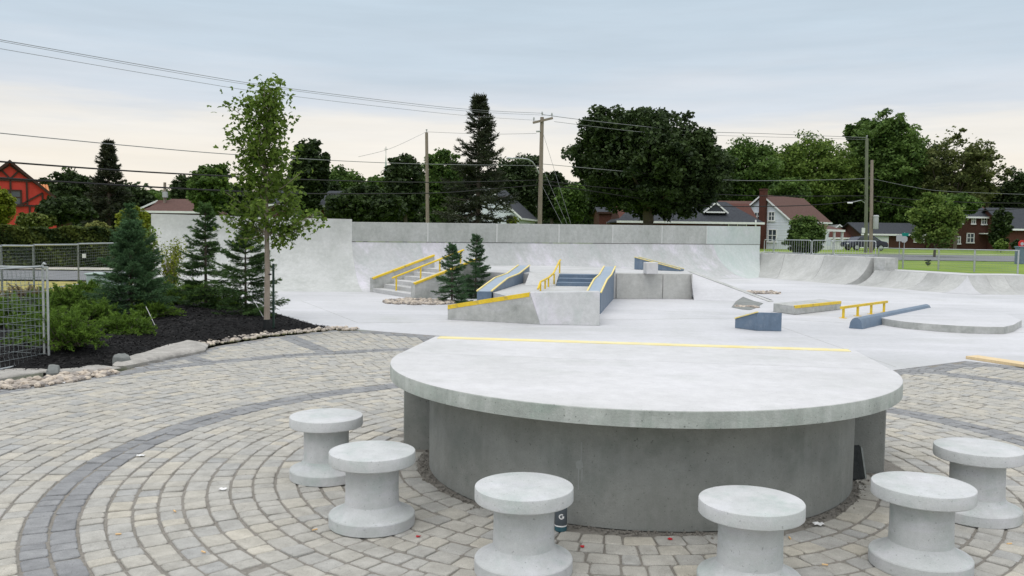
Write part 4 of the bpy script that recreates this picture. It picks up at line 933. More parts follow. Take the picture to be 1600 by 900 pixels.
# ------------------------------------------------------------------ vegetation
def unit(n): 
    v = rng.normal(size=(n, 3)); return v/np.linalg.norm(v, axis=1, keepdims=True)
def leaf_quads(C, s, asp=.6, up=.3):
    n = len(C); nrm = unit(n); nrm[:, 2] = np.abs(nrm[:, 2])+up; nrm /= np.linalg.norm(nrm, axis=1, keepdims=True)
    t = np.cross(nrm, unit(n)); t /= np.linalg.norm(t, axis=1, keepdims=True)+1e-9; b = np.cross(nrm, t)
    s = np.asarray(s).reshape(-1, 1)*np.ones((n, 1)); fold = nrm*s*.25
    V = np.stack([C-t*s, C+b*s*asp+fold, C+t*s, C-b*s*asp+fold], 1).reshape(-1, 3)
    return V, np.arange(4*n).reshape(n, 4)
def decid(name, px, ptop, pbot, wpx, Y, lmat, label, nclump=70, per=120, leaf=.2, seed=0, trunk=None, dens=1.0, group=None, tr=.22, spread=1.0, cat='tree', hollow=.55, lobes=9, bark=m_bark, flat=1.0, cs=1.0, grow=1.1):
    r_ = np.random.default_rng(seed+11); k = Y/F
    c = P(px, (ptop+pbot)/2, Y); rx = wpx*k/2*grow; rz = (pbot-ptop)*k/2; ry = rx*.9*flat; z0 = gz(c.x, Y)
    t = empty(name, (c.x, Y, z0), 0, label, cat, group); C0 = np.array([0, 0, c.z-z0])
    L = [(C0, np.array([rx*.80, ry*.80, rz*.86]))]
    for i in range(lobes):
        d = r_.normal(size=3); d /= np.linalg.norm(d); s = r_.uniform(.30, .50)
        L.append((C0+d*np.array([rx, ry, rz])*(1-s)*r_.uniform(.92, 1.06), np.array([rx, ry, min(rz, rx*1.3)])*s))
    nclump = int(nclump*2.6); per = max(12, int(per*.42*dens)); cl = []; cr = []
    w = np.array([np.prod(l[1])**.67 for l in L]); w /= w.sum()
    for i in r_.choice(len(L), nclump, p=w):
        d = r_.normal(size=3); d /= np.linalg.norm(d)
        cl.append(L[i][0]+d*L[i][1]*r_.uniform(hollow, 1.0)); cr.append(min(rx, rz)*r_.uniform(.09, .19)*cs)
    cl = np.array(cl); cr = np.array(cr); cl[:, 2] = np.maximum(cl[:, 2], .25)
    ii = np.repeat(np.arange(nclump), per); n = len(ii)
    d = r_.normal(size=(n, 3)); d /= np.linalg.norm(d, axis=1, keepdims=True); rad = r_.random(n)**.5*1.25
    pts = cl[ii]+d*(cr[ii]*rad)[:, None]*np.array([1.2, 1.2, .8])
    nf = int(n*.25*(1 if hollow > .5 else .3)); f_ = r_.normal(size=(nf, 3)); f_ /= np.linalg.norm(f_, axis=1, keepdims=True)
    pts = np.concatenate([pts, C0+f_*np.array([rx, ry, rz])*.8*(r_.random(nf)**.4)[:, None]]); ii = np.concatenate([ii, r_.integers(0, nclump, nf)]); n = len(ii); pts[:, 2] = np.maximum(pts[:, 2], .06)
    V, Fq = leaf_quads(pts, leaf*r_.uniform(.65, 1.25, n), .62)
    ti = np.clip(r_.uniform(.15, .75, nclump)[ii]+r_.normal(0, .16, n), 0, 1)
    npmesh('crown', V, Fq, lmat, t, ti)
    mb = MB(); zc = C0[2]-rz*.45; th = max(.3, zc)
    if trunk != 0:
        mb.tube([(0, 0, -.1), (tr*.3, 0, th*.5), (0, 0, th), (0, 0, C0[2]+rz*.3)], [tr, tr*.8, tr*.65, tr*.2], 8)
        for i in r_.choice(nclump, min(nclump, trunk or 14), replace=False):
            e = Vector(cl[i]); s = Vector((0, 0, min(th*r_.uniform(.7, 1.15), max(.2, e.z-.1)))); m_ = s.lerp(e, .5)+Vector((0, 0, -.05*(e-s).length))
            mb.tube([s, m_, e], [tr*.42, tr*.28, tr*.08], 6)
        mb.build('trunk', bark, t, fix=False)
    return t
def needle_tris(P0, P1, n, ln, w, r_):
    # n needles along each twig P0->P1
    m = len(P0); tt = (np.arange(n)+.5)/n; base = P0[:, None]+(P1-P0)[:, None]*tt[None, :, None]
    ax = P1-P0; ax /= np.linalg.norm(ax, axis=1, keepdims=True)+1e-9
    d = r_.normal(size=(m, n, 3)); d -= (d*ax[:, None]).sum(-1, keepdims=True)*ax[:, None]; d /= np.linalg.norm(d, axis=-1, keepdims=True)+1e-9
    d[..., 2] = d[..., 2]*.8+.15
    dr_ = ax[:, None]*.75+d*.75; tip = base+dr_*ln*r_.uniform(.7, 1.2, (m, n, 1)); s = np.cross(dr_, r_.normal(size=(m, n, 3))); s /= np.linalg.norm(s, axis=-1, keepdims=True)+1e-9
    V = np.stack([base-s*w/2, base+s*w/2, tip], 2).reshape(-1, 3); return V, np.arange(len(V)).reshape(-1, 3)
def spruce(name, base, H, W, lmat, label, seed=0, whorl=.15, nb=8, lo=.05, nn=20, group=None, needle=(.042, .0115), droop=1.0, gap=0.0, power=.85, bark=m_bark, cat='tree', tw=1.0):
    r_ = np.random.default_rng(seed); sc_ = H/2.0; t = empty(name, base, 0, label, cat, group)
    T0 = []; T1 = []; TI = []; stems = MB(); stems.tube([(0, 0, -.05), (0, 0, 2*.5*sc_), (0, 0, 1.99*sc_)], [.035*sc_, .022*sc_, .004*sc_], 8)
    h = lo*2
    w2 = W/2/sc_
    while h < 1.94:
        f_ = h/2; Lm = w2*(1-f_)**power*(.9+.2*r_.random())+.03
        for b_ in range(nb):
            if r_.random() < gap: continue
            ph = r_.random()*6.283; Lb = Lm*r_.uniform(.52, 1.22); el = R(-14)*droop*(1-f_)+R(48)*f_**1.6+r_.normal(0, .1)
            d = np.array([math.cos(ph)*math.cos(el), math.sin(ph)*math.cos(el), math.sin(el)]); sd = np.array([-math.sin(ph), math.cos(ph), 0])
            nt_ = max(3, int(Lb/.04)); hh = h+r_.uniform(-.028, .028)
            path = lambda q: np.array([0, 0, hh])+d*Lb*q+np.array([0, 0, 1])*(.10*Lb*q*q - .06*Lb*math.sin(q*3.1)*droop)
            if Lb > .12: stems.tube([Vector(path(0))*sc_, Vector(path(.5))*sc_, Vector(path(.95))*sc_], [.007*sc_, .005*sc_, .002*sc_], 4, False)
            bt_ = r_.uniform(.1, .75)
            for q_ in range(nt_):
                q = .15+.85*(q_+r_.random()*.6)/nt_; p0 = path(q); tl = tw*(.46*Lb*(1-q)**.7+.055)*r_.uniform(.7, 1.2)
                for s in (-1, 1):
                    dd = d*.72+sd*s*.7+np.array([0, 0, r_.normal(-.05, .22)]); dd /= np.linalg.norm(dd)
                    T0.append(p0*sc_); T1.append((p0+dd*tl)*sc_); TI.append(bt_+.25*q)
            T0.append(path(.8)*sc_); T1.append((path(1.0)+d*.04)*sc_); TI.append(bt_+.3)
        h += whorl*(1-.35*f_)
    T0.append(np.array([0, 0, 1.8*sc_])); T1.append(np.array([0, 0, 2.0*sc_])); TI.append(.6)
    T0, T1, TI = np.array(T0), np.array(T1), np.array(TI)
    V, Ft = needle_tris(T0, T1, nn, needle[0]*sc_, needle[1]*sc_, r_)
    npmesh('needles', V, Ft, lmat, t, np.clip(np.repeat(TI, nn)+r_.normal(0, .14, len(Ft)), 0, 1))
    stems.build('trunk', bark, t, fix=False)
    return t
def juniper(name, base, Rr, Hh, label, seed=0, lmat=None, n=85):
    r_ = np.random.default_rng(seed); t = empty(name, base, 0, label, 'shrub', 'low juniper shrubs in the bed'); T0 = []; T1 = []; TI = []; st_ = MB()
    for i in range(n):
        ph = r_.random()*6.283; el = R(r_.uniform(12, 70)); L = Rr*r_.uniform(.55, 1.15); d = np.array([math.cos(ph)*math.cos(el), math.sin(ph)*math.cos(el), math.sin(el)*Hh/Rr*1.1]); bt_ = r_.uniform(.1, .8)
        o_ = np.array([r_.normal(0, Rr*.22), r_.normal(0, Rr*.22), 0.02])
        path = lambda q: o_+d*L*q-np.array([0, 0, .35*L*q*q*math.cos(el)])+np.array([0, 0, .03])
        st_.tube([Vector(path(0)), Vector(path(.5)), Vector(path(.9))], [.006, .004, .002], 4, False)
        m = int(L/.022)
        for q_ in range(m):
            q = .2+.8*(q_+r_.random())/m; p0 = path(q); dq = path(min(1, q+.05))-path(q-.05); dq /= np.linalg.norm(dq); tl = r_.uniform(.05, .10)*(1.15-q*.5)
            dd = dq*.9+r_.normal(0, .42, 3); dd /= np.linalg.norm(dd); T0.append(p0); T1.append(p0+dd*tl); TI.append(bt_*.7+.4*q)
    T0, T1 = np.array(T0), np.array(T1); T0[:, 2] = np.maximum(T0[:, 2], .01); nn = 12
    V, Ft = needle_tris(T0, T1, nn, .028, .011, r_)
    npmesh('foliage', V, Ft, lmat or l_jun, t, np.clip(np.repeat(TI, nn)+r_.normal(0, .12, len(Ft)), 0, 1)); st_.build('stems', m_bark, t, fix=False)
    return t

# mulch bed at the left
mp_ = [(-12.5, 9.6), (-7.8, 9.2), (-6.0, 9.15)] + [V2(G(*p)) for p in ((130, 583), (185, 571), (250, 560), (340, 537), (420, 524), (520, 514))] + [(-2.9, 14.25), (-3.4, 14.62), (-4.75, 16.82), (-7.5, 20.2), (-9.9, 23.4), (-11.3, 21.0), (-12.0, 16)]
xs = np.arange(-13, -2.2, .14); ys = np.arange(8.6, 23.8, .14); vi = {}; V = []; Fq = []
def mulch_h(x, y):
    d = dist_pl((x, y), mp_+[mp_[0]]); return .012+.13*min(1, d/1.0)*(1 if True else 0)+.02*math.sin(x*3.1+y*1.7)*min(1, d)+.015*math.sin(x*7.3-y*5.1)*min(1, d)
for i, x in enumerate(xs):
    for j, y in enumerate(ys):
        if inside((x, y), mp_): vi[i, j] = len(V); V.append((x, y, mulch_h(x, y)))
for (i, j) in vi:
    if (i+1, j) in vi and (i, j+1) in vi and (i+1, j+1) in vi: Fq.append((vi[i, j], vi[i+1, j], vi[i+1, j+1], vi[i, j+1]))
mbf = MB(); mbf.prism(mp_[::-1] if False else mp_, -.05, .010); mulch = tag(mbf.build('mulch_bed', m_mulch), 'black mulch planting bed', kind='structure')
npmesh('mulch_mound', V, Fq, m_mulch, mulch, smooth=True)
mb = MB(); rn = random.Random(5)
nchip = 0
while nchip < 9000:
    x, y = rn.uniform(-7, -2.4), rn.uniform(9.2, 17.5)
    if not inside((x, y), mp_): continue
    l = rn.uniform(.012, .04); q = Matrix.Rotation(rn.random()*6.3, 3, 'Z') @ Matrix.Rotation(rn.uniform(-.5, .5), 3, 'Y'); c = Vector((x, y, mulch_h(x, y)+.006))
    mb.add([q @ Vector(v)+c for v in ((-l, -.006, 0), (l, -.005, 0), (l, .006, .003), (-l, .005, .004))], [(0, 1, 2, 3)], tint=rn.random()); nchip += 1
tag(mb.build('mulch_chips', m_chip, mulch, fix=False), kind='stuff')
# stones along the bed and boulders
gpoly = [V2(G(*p)) for p in ((0, 606), (60, 603), (120, 594), (175, 584), (215, 572), (100, 580), (60, 586), (0, 598))]
rubble('gravel', (-5.0, 9.3), 330, (1.6, 1.2), (.025, .055), None, 'heap of rounded river stones in front of the mesh fence', seed=8, inpoly=lambda x, y: dist_pl((x, y), [V2(G(-20, 604)), V2(G(40, 602)), V2(G(100, 593)), V2(G(150, 584))]) < .22, zf=lambda x, y: .0)
el_ = [V2(G(*p)) for p in ((235, 558), (270, 548), (340, 535), (420, 523), (520, 514), (548, 515))]
rubble('gravel', (-3.7, 12.3), 520, (2.2, 2.6), (.022, .05), None, 'narrow line of pale stones between mulch and pavers', seed=9, inpoly=lambda x, y: dist_pl((x, y), el_) < .13, z=.0)
def boulder(pts, h, label, m_=m_rock, seed=0):
    r_ = random.Random(seed); c = sum((Vector((p.x, p.y)) for p in pts), Vector((0, 0)))/len(pts); mb = MB(); n = 26
    def rad(a):
        best = .05
        d = Vector((math.cos(a), math.sin(a)))
        m = len(pts)
        for i in range(m):
            p, q = Vector((pts[i].x, pts[i].y))-c, Vector((pts[(i+1) % m].x, pts[(i+1) % m].y))-c; e = q-p; den = d.x*e.y-d.y*e.x
            if abs(den) > 1e-9:
                t_ = (p.x*e.y-p.y*e.x)/den; u_ = (p.x*d.y-p.y*d.x)/den
                if t_ > 0 and -.001 <= u_ <= 1.001: best = max(best, t_)
        return best
    n = 72; lv = [(1.0, -.05), (1.02, h*.2), (1.03, h*.45), (.99, h*.7), (.93, h*.88), (.84, h*.97), (.72, h*1.02), (.58, h*1.0), (.44, h*1.02), (.3, h), (.15, h)]; vs = []
    from mathutils import noise as mn
    for s, z in lv:
        for k in range(n):
            a = 2*math.pi*k/n; rr = rad(a)*s; x, y = c.x+rr*math.cos(a), c.y+rr*math.sin(a); q = Vector((x*3, y*3, z*4+seed*7))
            e = mn.noise(q)*.5+mn.noise(q*3)*.3+mn.noise(q*8)*.2; rr *= 1+.10*e; vs.append((c.x+rr*math.cos(a), c.y+rr*math.sin(a), z+.28*h*e*(z > 0)))
    vs.append((c.x, c.y, h)); fs = [(i*n+k, i*n+(k+1) % n, (i+1)*n+(k+1) % n, (i+1)*n+k) for i in range(len(lv)-1) for k in range(n)]+[((len(lv)-1)*n+k, (len(lv)-1)*n+(k+1) % n, len(vs)-1) for k in range(n)]
    mb.add(vs, fs); o = mb.build('boulder', m_); return tag(o, label, 'boulder', 'flat boulders along the planting bed')
boulder([G(178, 576), G(205, 574), G(262, 562), G(318, 551), G(325, 542), G(300, 536), G(255, 546), G(215, 560), G(180, 570)], .065, 'long pale weathered boulder edging the mulch', seed=2)
boulder([G(-40, 600), G(0, 594), G(70, 584), G(130, 585), G(190, 577), G(150, 573), G(75, 575), G(0, 577), G(-40, 579)], .035, 'flat pale stone slab below the mesh fence', seed=3)
boulder([G(176, 571.5), G(190, 573), G(205, 571), G(197, 563), G(183, 563)], .11, 'small dark rock at the tip of the long boulder', m_rockd, 4)
boulder([G(72, 590), G(92, 588), G(94, 580), G(76, 579)], .08, 'dark grey cobble beside the stone heap', m_rockd, 5)

# near spruces, shrubs and the young maple
def gm(px, py): p = G(px, py); return Vector((p.x, p.y, mulch_h(p.x, p.y)-.01 if inside((p.x, p.y), mp_) else 0))
def spruce_px(px, pyb, pyt, wpx, lmat, label, **kw):
    b = gm(px, pyb); Hh = P(px, pyt, b.y).z-b.z; return spruce('spruce_tree', b, Hh, wpx*b.y/F, lmat, label, group='young spruces', **kw)
spruce_px(206, 505, 350, 140, l_sprb, 'bushy blue spruce at the left of the mulch bed', seed=1, nb=13, power=.66, nn=20, whorl=.15, lo=.03, needle=(.046, .0125))
spruce_px(205, 458, 316, 66, l_sprb, 'narrow blue spruce top rising behind the bushy blue spruce', seed=6, nb=9, power=.75)
spruce_px(322, 492, 318, 100, l_sprg, 'slim green spruce behind, between the blue spruce and the maple', seed=2, nb=9, power=.8, whorl=.155)
spruce_px(384, 500, 350, 118, l_sprg, 'green spruce just left of the young maple trunk', seed=3, nb=9, power=.75, whorl=.16)
spruce_px(706, 473, 379, 62, l_sprb, 'front small spruce by the wedge ledge', seed=4, nb=9, power=.7)
spruce_px(743, 466, 365, 56, l_sprb, 'rear small spruce between the stair ledge and blue ledge', seed=5, nb=8, power=.75)
for (px, py, Rr, Hh, lab_, sd) in ((110, 562, .42, .46, 'bright juniper shrub nearest the mesh fence', 1), (105, 497, .58, .46, 'spreading juniper shrub behind the fence post', 2), (197, 535, .38, .30, 'low juniper shrub below the blue spruce', 3),
                                  (35, 520, .62, .50, 'juniper seen through the mesh fence', 4), (270, 487, .55, .42, 'dark juniper between the two left spruces', 5), (60, 548, .40, .40, 'small juniper low behind the fence mesh', 7), (300, 470, .6, .45, 'dark juniper at the foot of the slim spruce', 10), (135, 474, .50, .36, 'far juniper beside the pale green utility box', 8), (150, 520, .36, .34, 'juniper between the two front junipers', 13), (240, 508, .34, .24, 'low juniper at the right foot of the bushy spruce', 14), (352, 490, .40, .30, 'low juniper between the slim spruce and the maple', 12)):
    juniper('juniper_shrub', gm(px, py), Rr, Hh, lab_, sd, n=140)
mbx = gm(35, 470); tag(juniper('dry_grass_tuft', mbx, .45, .35, 'tuft of dry tan grass seen through the fence', 9, lmat=leafmat('dry_blades', (.16, .12, .06), (.34, .28, .16), .2), n=60), group='')
del bpy.data.objects['dry_grass_tuft']['group']
# thin pale shrub behind the blue spruce
def twiggy(name, px, pyb, pyt, wpx, lmat, label, n=26, leaves=26, ls=.03, seed=0, Y=None, cat='shrub'):
    r_ = np.random.default_rng(seed); b = gm(px, pyb); Hh = P(px, pyt, b.y).z-b.z; W = wpx*b.y/F/2; t = empty(name, b, 0, label, cat); mb = MB(); pts = []
    for i in range(n):
        ph = r_.random()*6.283; e = np.array([math.cos(ph)*W*r_.uniform(.1, 1), math.sin(ph)*W*r_.uniform(.1, 1), Hh*r_.uniform(.55, 1.0)]); m_ = e*np.array([.35, .35, .5])
        mb.tube([(0, 0, 0), Vector(m_), Vector(e)], [.008, .006, .002], 5, False)
        q = r_.uniform(.25, 1, leaves); pts.append(m_[None]*(1-np.abs(q*2-1))[:, None]*(q < .5)[:, None]+(m_[None]+(e-m_)[None]*((q-.5)*2)[:, None])*(q >= .5)[:, None]+(m_[None]*(q*2)[:, None]-m_[None]*(1-np.abs(q*2-1))[:, None])*(q < .5)[:, None]+r_.normal(0, .05, (leaves, 3)))
    pts = np.concatenate(pts); pts[:, 2] = np.maximum(pts[:, 2], .04); V, Fq = leaf_quads(pts, ls*r_.uniform(.7, 1.2, len(pts)), .5); npmesh('foliage', V, Fq, lmat, t, r_.random(len(Fq))); mb.build('stems', m_barky, t, fix=False); return t
twiggy('pale_shrub', 268, 462, 372, 70, l_lime, 'thin yellow green shrub in front of the curved wall end', n=40, leaves=44, ls=.04, seed=3)
twiggy('pale_shrub', 228, 462, 352, 46, l_lite, 'leafy green shrub rising behind the blue spruce', n=34, leaves=60, ls=.055, seed=4)
# young maple with stake
b = gm(417, 519); mt = empty('young_maple', b, 0, 'young staked maple tree in front of the curved wall', 'tree'); HM = P(417, 133, b.y).z-b.z
r_ = np.random.default_rng(21); trunk = MB()
tpath = [Vector((0, 0, -.03)), Vector((.012, 0, HM*.25)), Vector((0, .01, HM*.5)), Vector((-.03, 0, HM*.72)), Vector((-.03, 0, HM*.93)), Vector((-.02, 0, HM*.99))]
trunk.tube(tpath, [.052, .043, .033, .022, .010, .004], 10)
def tp(z):
    z = z*HM
    for a_, c_ in zip(tpath[:-1], tpath[1:]):
        if a_.z <= z <= c_.z: return a_.lerp(c_, (z-a_.z)/(c_.z-a_.z))
    return tpath[-1]
lp3 = []
for i in range(46):
    z = .42+.52*(i/45)**.9; ph = i*2.4+r_.normal(0, .3); s = tp(z); L = (.68-.40*((z-.42)/.52)**1.3)*r_.uniform(.6, 1.1); el_a = R(r_.uniform(38, 62)) if z > .5 else R(r_.uniform(18, 42))
    e = s+Vector((math.cos(ph)*math.cos(el_a), math.sin(ph)*math.cos(el_a), math.sin(el_a)))*L; m_ = s.lerp(e, .5)+Vector((math.cos(ph), math.sin(ph), -.6))*.06*L
    trunk.tube([s, m_, e], [.011, .008, .003], 6, False)
    n_ = int(66*L)+8
    for k in range(n_):
        q = r_.uniform(.28, 1.03)**.8; p = s.lerp(m_, q*2) if q < .5 else m_.lerp(e, q*2-1)
        if r_.random() < .45:
            tw_ = p+Vector(r_.normal(0, .13, 3)); 
            for _ in range(3): lp3.append(np.array(tw_)+r_.normal(0, .05, 3))
        else:
            lp3.append(np.array(p)+r_.normal(0, .06, 3))
for (px, py) in ((497, 332), (470, 348), (486, 340), (352, 300), (350, 160), (356, 205), (378, 150), (435, 150), (425, 140), (448, 190), (470, 270), (360, 262), (368, 330), (455, 310), (440, 352), (398, 365), (460, 365), (505, 345), (340, 330), (382, 345), (352, 348), (372, 372), (462, 348), (482, 357), (432, 335), (394, 338), (444, 378), (360, 318)):
    e = P(px, py, b.y+r_.normal(0, .12))-b; s = tp(max(.40, min(.9, (e.z-.35)/HM))); m_ = s.lerp(e, .5)+Vector((0, 0, -.05)); trunk.tube([s, m_, e], [.010, .007, .003], 6, False)
    for k in range(42):
        q = r_.uniform(.35, 1.03); p = s.lerp(m_, q*2) if q < .5 else m_.lerp(e, q*2-1); lp3.append(np.array(p)+r_.normal(0, .075, 3))
lp3 = np.array(lp3); n = len(lp3)
# each leaf: three pointed lobes from one stalk
nrm = unit(n); nrm[:, 2] = np.abs(nrm[:, 2])+.25; nrm /= np.linalg.norm(nrm, axis=1, keepdims=True); td = np.cross(nrm, unit(n)); td /= np.linalg.norm(td, axis=1, keepdims=True); bd = np.cross(nrm, td); sz = r_.uniform(.042, .078, n)[:, None]
VV = []; 
for an, ls in ((0, 1.0), (1.0, .8), (-1.0, .8)):
    d1 = td*math.cos(an)+bd*math.sin(an); d2 = -td*math.sin(an)+bd*math.cos(an); VV.append(np.stack([lp3, lp3+d1*sz*.5*ls+d2*sz*.32, lp3+d1*sz*ls-nrm*sz*.25, lp3+d1*sz*.5*ls-d2*sz*.32], 1))
VV = np.stack(VV, 1).reshape(-1, 3); tv = np.clip(r_.normal(.45, .22, n), 0, 1)
npmesh('crown', VV, np.arange(len(VV)).reshape(-1, 4), l_mapy, mt, np.repeat(tv, 3)); trunk.build('trunk', m_barky, mt, fix=False)
MB().tube([(0, 0, 0), (0, 0, .16)], .062, 12).build('trunk_guard', m_black, mt); MB().tube([(.0, 0, .88), (.04, -.02, .89), (.085, -.02, .89)], .014, 8).build('tie_strap', m_black, mt)
sk = gm(427.5, 518); tag(MB().box((sk.x, sk.y, sk.z+.52), (.030, .03, 1.08)).box((sk.x, sk.y-.018, sk.z+.52), (.008, .03, 1.08)).build('tree_stake', m_gpost), 'dark green metal stake beside the young maple', 'stake')
for a_, c_, l in (((228, 479), (243, 520), 'thin pale cane leaning at the blue spruce'), ((396, 468), (412, 503), 'thin pale cane leaning at the maple trunk')):
    q = gm(*c_); p = P(*a_, q.y-.05); tag(MB().tube([p, q+Vector((0, 0, .0))], .006, 6).build('cane', m_foil), l, 'cane', 'thin canes')
# ------------------------------------------------------------------ houses
def house(name, label, x, Y, rz, W, L, he, hr, mw, mr, ridge='y', over=.35, zb=None, rt=.12, cat='house', trim=m_white, hip=0.0):
    z = gz(x, Y) if zb is None else zb; t = empty(name, (x, Y, z), rz, label, cat); w, l = W/2, L
    if ridge == 'y':
        pr_ = [(-w, 0), (w, 0), (w, he), (0, hr), (-w, he)]; n = 5
        mb = MB(); mb.add([(a, 0, b) for a, b in pr_]+[(a, l, b) for a, b in pr_], [tuple(range(n)), tuple(range(2*n-1, n-1, -1))]+[(i, n+i, n+(i+1) % n, (i+1) % n) for i in range(n)]); wo = mb.build('wall', mw, t)
        for s in (-1, 1):
            e = Vector((s*(w+over), 0, he-(hr-he)*over/w)); r = Vector((0, 0, hr+.02)); nn = Vector((0, 0, rt))
            mb = MB(); a_, b_ = Vector((0, -over, 0)), Vector((0, l+over, 0)); hp = Vector((0, hip, 0))
            mb.add([e+a_, r+a_, r+b_-hp, e+b_, e+a_+nn, r+a_+nn, r+b_+nn-hp, e+b_+nn], [(3, 2, 1, 0), (4, 5, 6, 7), (0, 1, 5, 4), (1, 2, 6, 5), (2, 3, 7, 6), (3, 0, 4, 7)]); ro = mb.build('roof', mr, t)
            mb = MB(); ff = Vector((0, -.02, 0)); q = Vector((0, 0, -.02)); mb.add([e+a_+ff+q, r+a_+ff+q, r+a_+ff+nn*1.5, e+a_+ff+nn*1.5, e+a_+q, r+a_+q, r+a_+nn*1.5, e+a_+nn*1.5], [(0, 1, 2, 3), (7, 6, 5, 4), (3, 2, 6, 7), (0, 3, 7, 4), (1, 0, 4, 5)]); mb.build('fascia', trim, ro)
            mb = MB(); mb.box((s*(w+over+.02), l/2, e.z+.05), (.06, L+2*over, .16)); mb.build('gutter', trim, ro)
    else:
        pr_ = [(0, 0), (l, 0), (l, he), (l/2, hr), (0, he)]; n = 5
        mb = MB(); mb.add([(-w, a, b) for a, b in pr_]+[(w, a, b) for a, b in pr_], [tuple(range(n)), tuple(range(2*n-1, n-1, -1))]+[(i, n+i, n+(i+1) % n, (i+1) % n) for i in range(n)]); mb.build('wall', mw, t)
        for s, y0 in ((-1, 0), (1, l)):
            e = Vector((0, y0+s*over, he-(hr-he)*over/(l/2))); r = Vector((0, l/2, hr+.02)); nn = Vector((0, 0, rt)); a_, b_ = Vector((-w-over, 0, 0)), Vector((w+over, 0, 0)); hp = Vector((hip, 0, 0))
            mb = MB(); mb.add([e+a_, r+a_+hp, r+b_-hp, e+b_, e+a_+nn, r+a_+nn+hp, r+b_+nn-hp, e+b_+nn], [(3, 2, 1, 0), (4, 5, 6, 7), (0, 1, 5, 4), (1, 2, 6, 5), (2, 3, 7, 6), (3, 0, 4, 7)]); ro = mb.build('roof', mr, t)
            mb = MB(); mb.box((0, y0+s*(over+.02), e.z+.06), (W+2*over, .06, .2)); mb.build('fascia', trim, ro)
        if hip:
            for s in (-1, 1):
                mb = MB(); zt = Vector((0, 0, rt)); a_ = Vector((s*(w+over), -over, he-(hr-he)*over/(l/2))); b_ = Vector((s*(w+over), l+over, a_.z)); r = Vector((s*(w+over-hip), l/2, hr+.02)); mb.add([a_+zt, b_+zt, r+zt, a_, b_, r], [(0, 1, 2), (5, 4, 3), (0, 3, 4, 1)]); mb.build('roof_hip', mr, t)
    return t
def window(t, x, z, w, h, y=-.03, side='f', trim=m_white, mull=True, W=0):
    f_ = MB(); fr_ = .09
    def B(mb, cx, cz, ww, hh, dep, off):
        if side == 'f': mb.box((cx, y-off, cz), (ww, dep, hh))
        elif side == 'r': mb.box((W/2+.03+off, cx, cz), (dep, ww, hh))
        else: mb.box((-W/2-.03-off, cx, cz), (dep, ww, hh))
    B(f_, x, z+h/2, w+fr_*2, fr_, .10, 0); B(f_, x-w/2-fr_/2, z, fr_, h, .10, 0); B(f_, x+w/2+fr_/2, z, fr_, h, .10, 0); B(f_, x, z-h/2-fr_*.8, w+fr_*3, fr_*1.6, .16, .02)
    if mull: B(f_, x, z, .07, h, .08, 0); B(f_, x, z, w, .07, .079, 0)
    fo = f_.build('window', trim, t, fix=False); g_ = MB(); B(g_, x, z, w, h, .04, -.02); g_.build('pane', m_glass, fo, fix=False)
# red half timbered house, its gable square to the viewer
Y = 50; ct = math.cos(math.atan(785/F)); k = Y*ct/F; ax = P(15, 255, Y); zb = gz(ax.x, Y); hr = ax.z-zb; he = P(15, 308, Y).z-zb-.1; W = 2*73*k
t = house('timbered_house', 'bright red stucco house with dark half timbering and tiled roof', ax.x, Y, R(34), W, 9, he, hr, m_redst, m_terra, 'y', .22, trim=m_beam)
def hl(px, py): return Vector(((px-15)*k, -.04, P(15, py-(px-15)*.004, Y).z-zb))
for p, q in (((-50, 281), (64, 282)), ((-50, 320), (72, 321)), ((15.5, 281), (15.5, 296)), ((41, 283), (41.5, 320)), ((3, 267), (15, 279)), ((28, 267), (16, 279)), ((32, 319), (66, 300)), ((66, 300), (66, 319)), ((45, 322), (45, 352)), ((16, 258), (86, 306)), ((14, 258), (-56, 306))):
    bar('timber', hl(*p), hl(*q), .10, .06, m_beam, t, up=(0, 1, 0))
q = hl(15, 308); window(t, q.x, q.z, 1.0, .80, trim=m_beam)
# rear wing with rows of roof tiles
z1, z2 = hl(70, 281).z, hl(70, 297).z; xa, xb = 44*k, 75*k
for i in range(int((xb-xa)/.16)+1):
    MB().tube([(xa+i*.16, 4.4, z2), (xa+i*.16, 5.6, z1)], .09, 6).build('roof_tile_row', m_terra, t)
MB().prism([(xa, 4.6), (xb-.1, 4.6), (xb-.1, 9), (xa, 9)], 0, z2-.06).build('wing_wall', m_redst, t)
MB().prism([(74*k, .6), (97*k, .6), (97*k, 3), (74*k, 3)], 0, hl(80, 345).z).build('porch', m_brickd, t)
zp = hl(80, 338).z; mb = MB(); mb.add([(72*k, .3, zp-.25), (100*k, .3, zp-.25), (97*k, 2.4, zp+.2), (72*k, 2.4, zp+.2)], [(0, 1, 2, 3)]); mb.build('porch_roof', m_shbr, t, fix=False)
# small houses at left
Y = 88; a_ = P(246, 315.5, Y); z = gz(a_.x, Y); t = house('brick_house', 'small brick house with dark gable roof and white trim, far left', a_.x, Y, R(18), 3.9, 9, P(246, 330, Y).z-z, a_.z-z, m_brick, m_shdk, 'y', .3)
Y = 80; a_ = P(270, 335, Y); z = gz(a_.x, Y); t = house('bungalow', 'low bungalow with brown hipped roof above the curved wall', a_.x, Y, 0, 5.2, 6, P(270, 330, Y).z-z, P(270, 313, Y+3).z-z, m_brickd, m_shbr, 'x', .4, hip=1.7)
# brick house behind the young maple
Y = 76; a_ = P(478, 340, Y); z = gz(a_.x, Y); t = house('brick_house', 'red brick house with dark roof glimpsed behind the young maple', a_.x, Y, 0, 6.4, 7, P(478, 320, Y).z-z, P(478, 300, Y+3.5).z-z, m_brick, m_shdk, 'x', .4)
for px in (463, 495): q = P(px, 331, Y)-t.location; window(t, q.x, q.z, .6, .75)
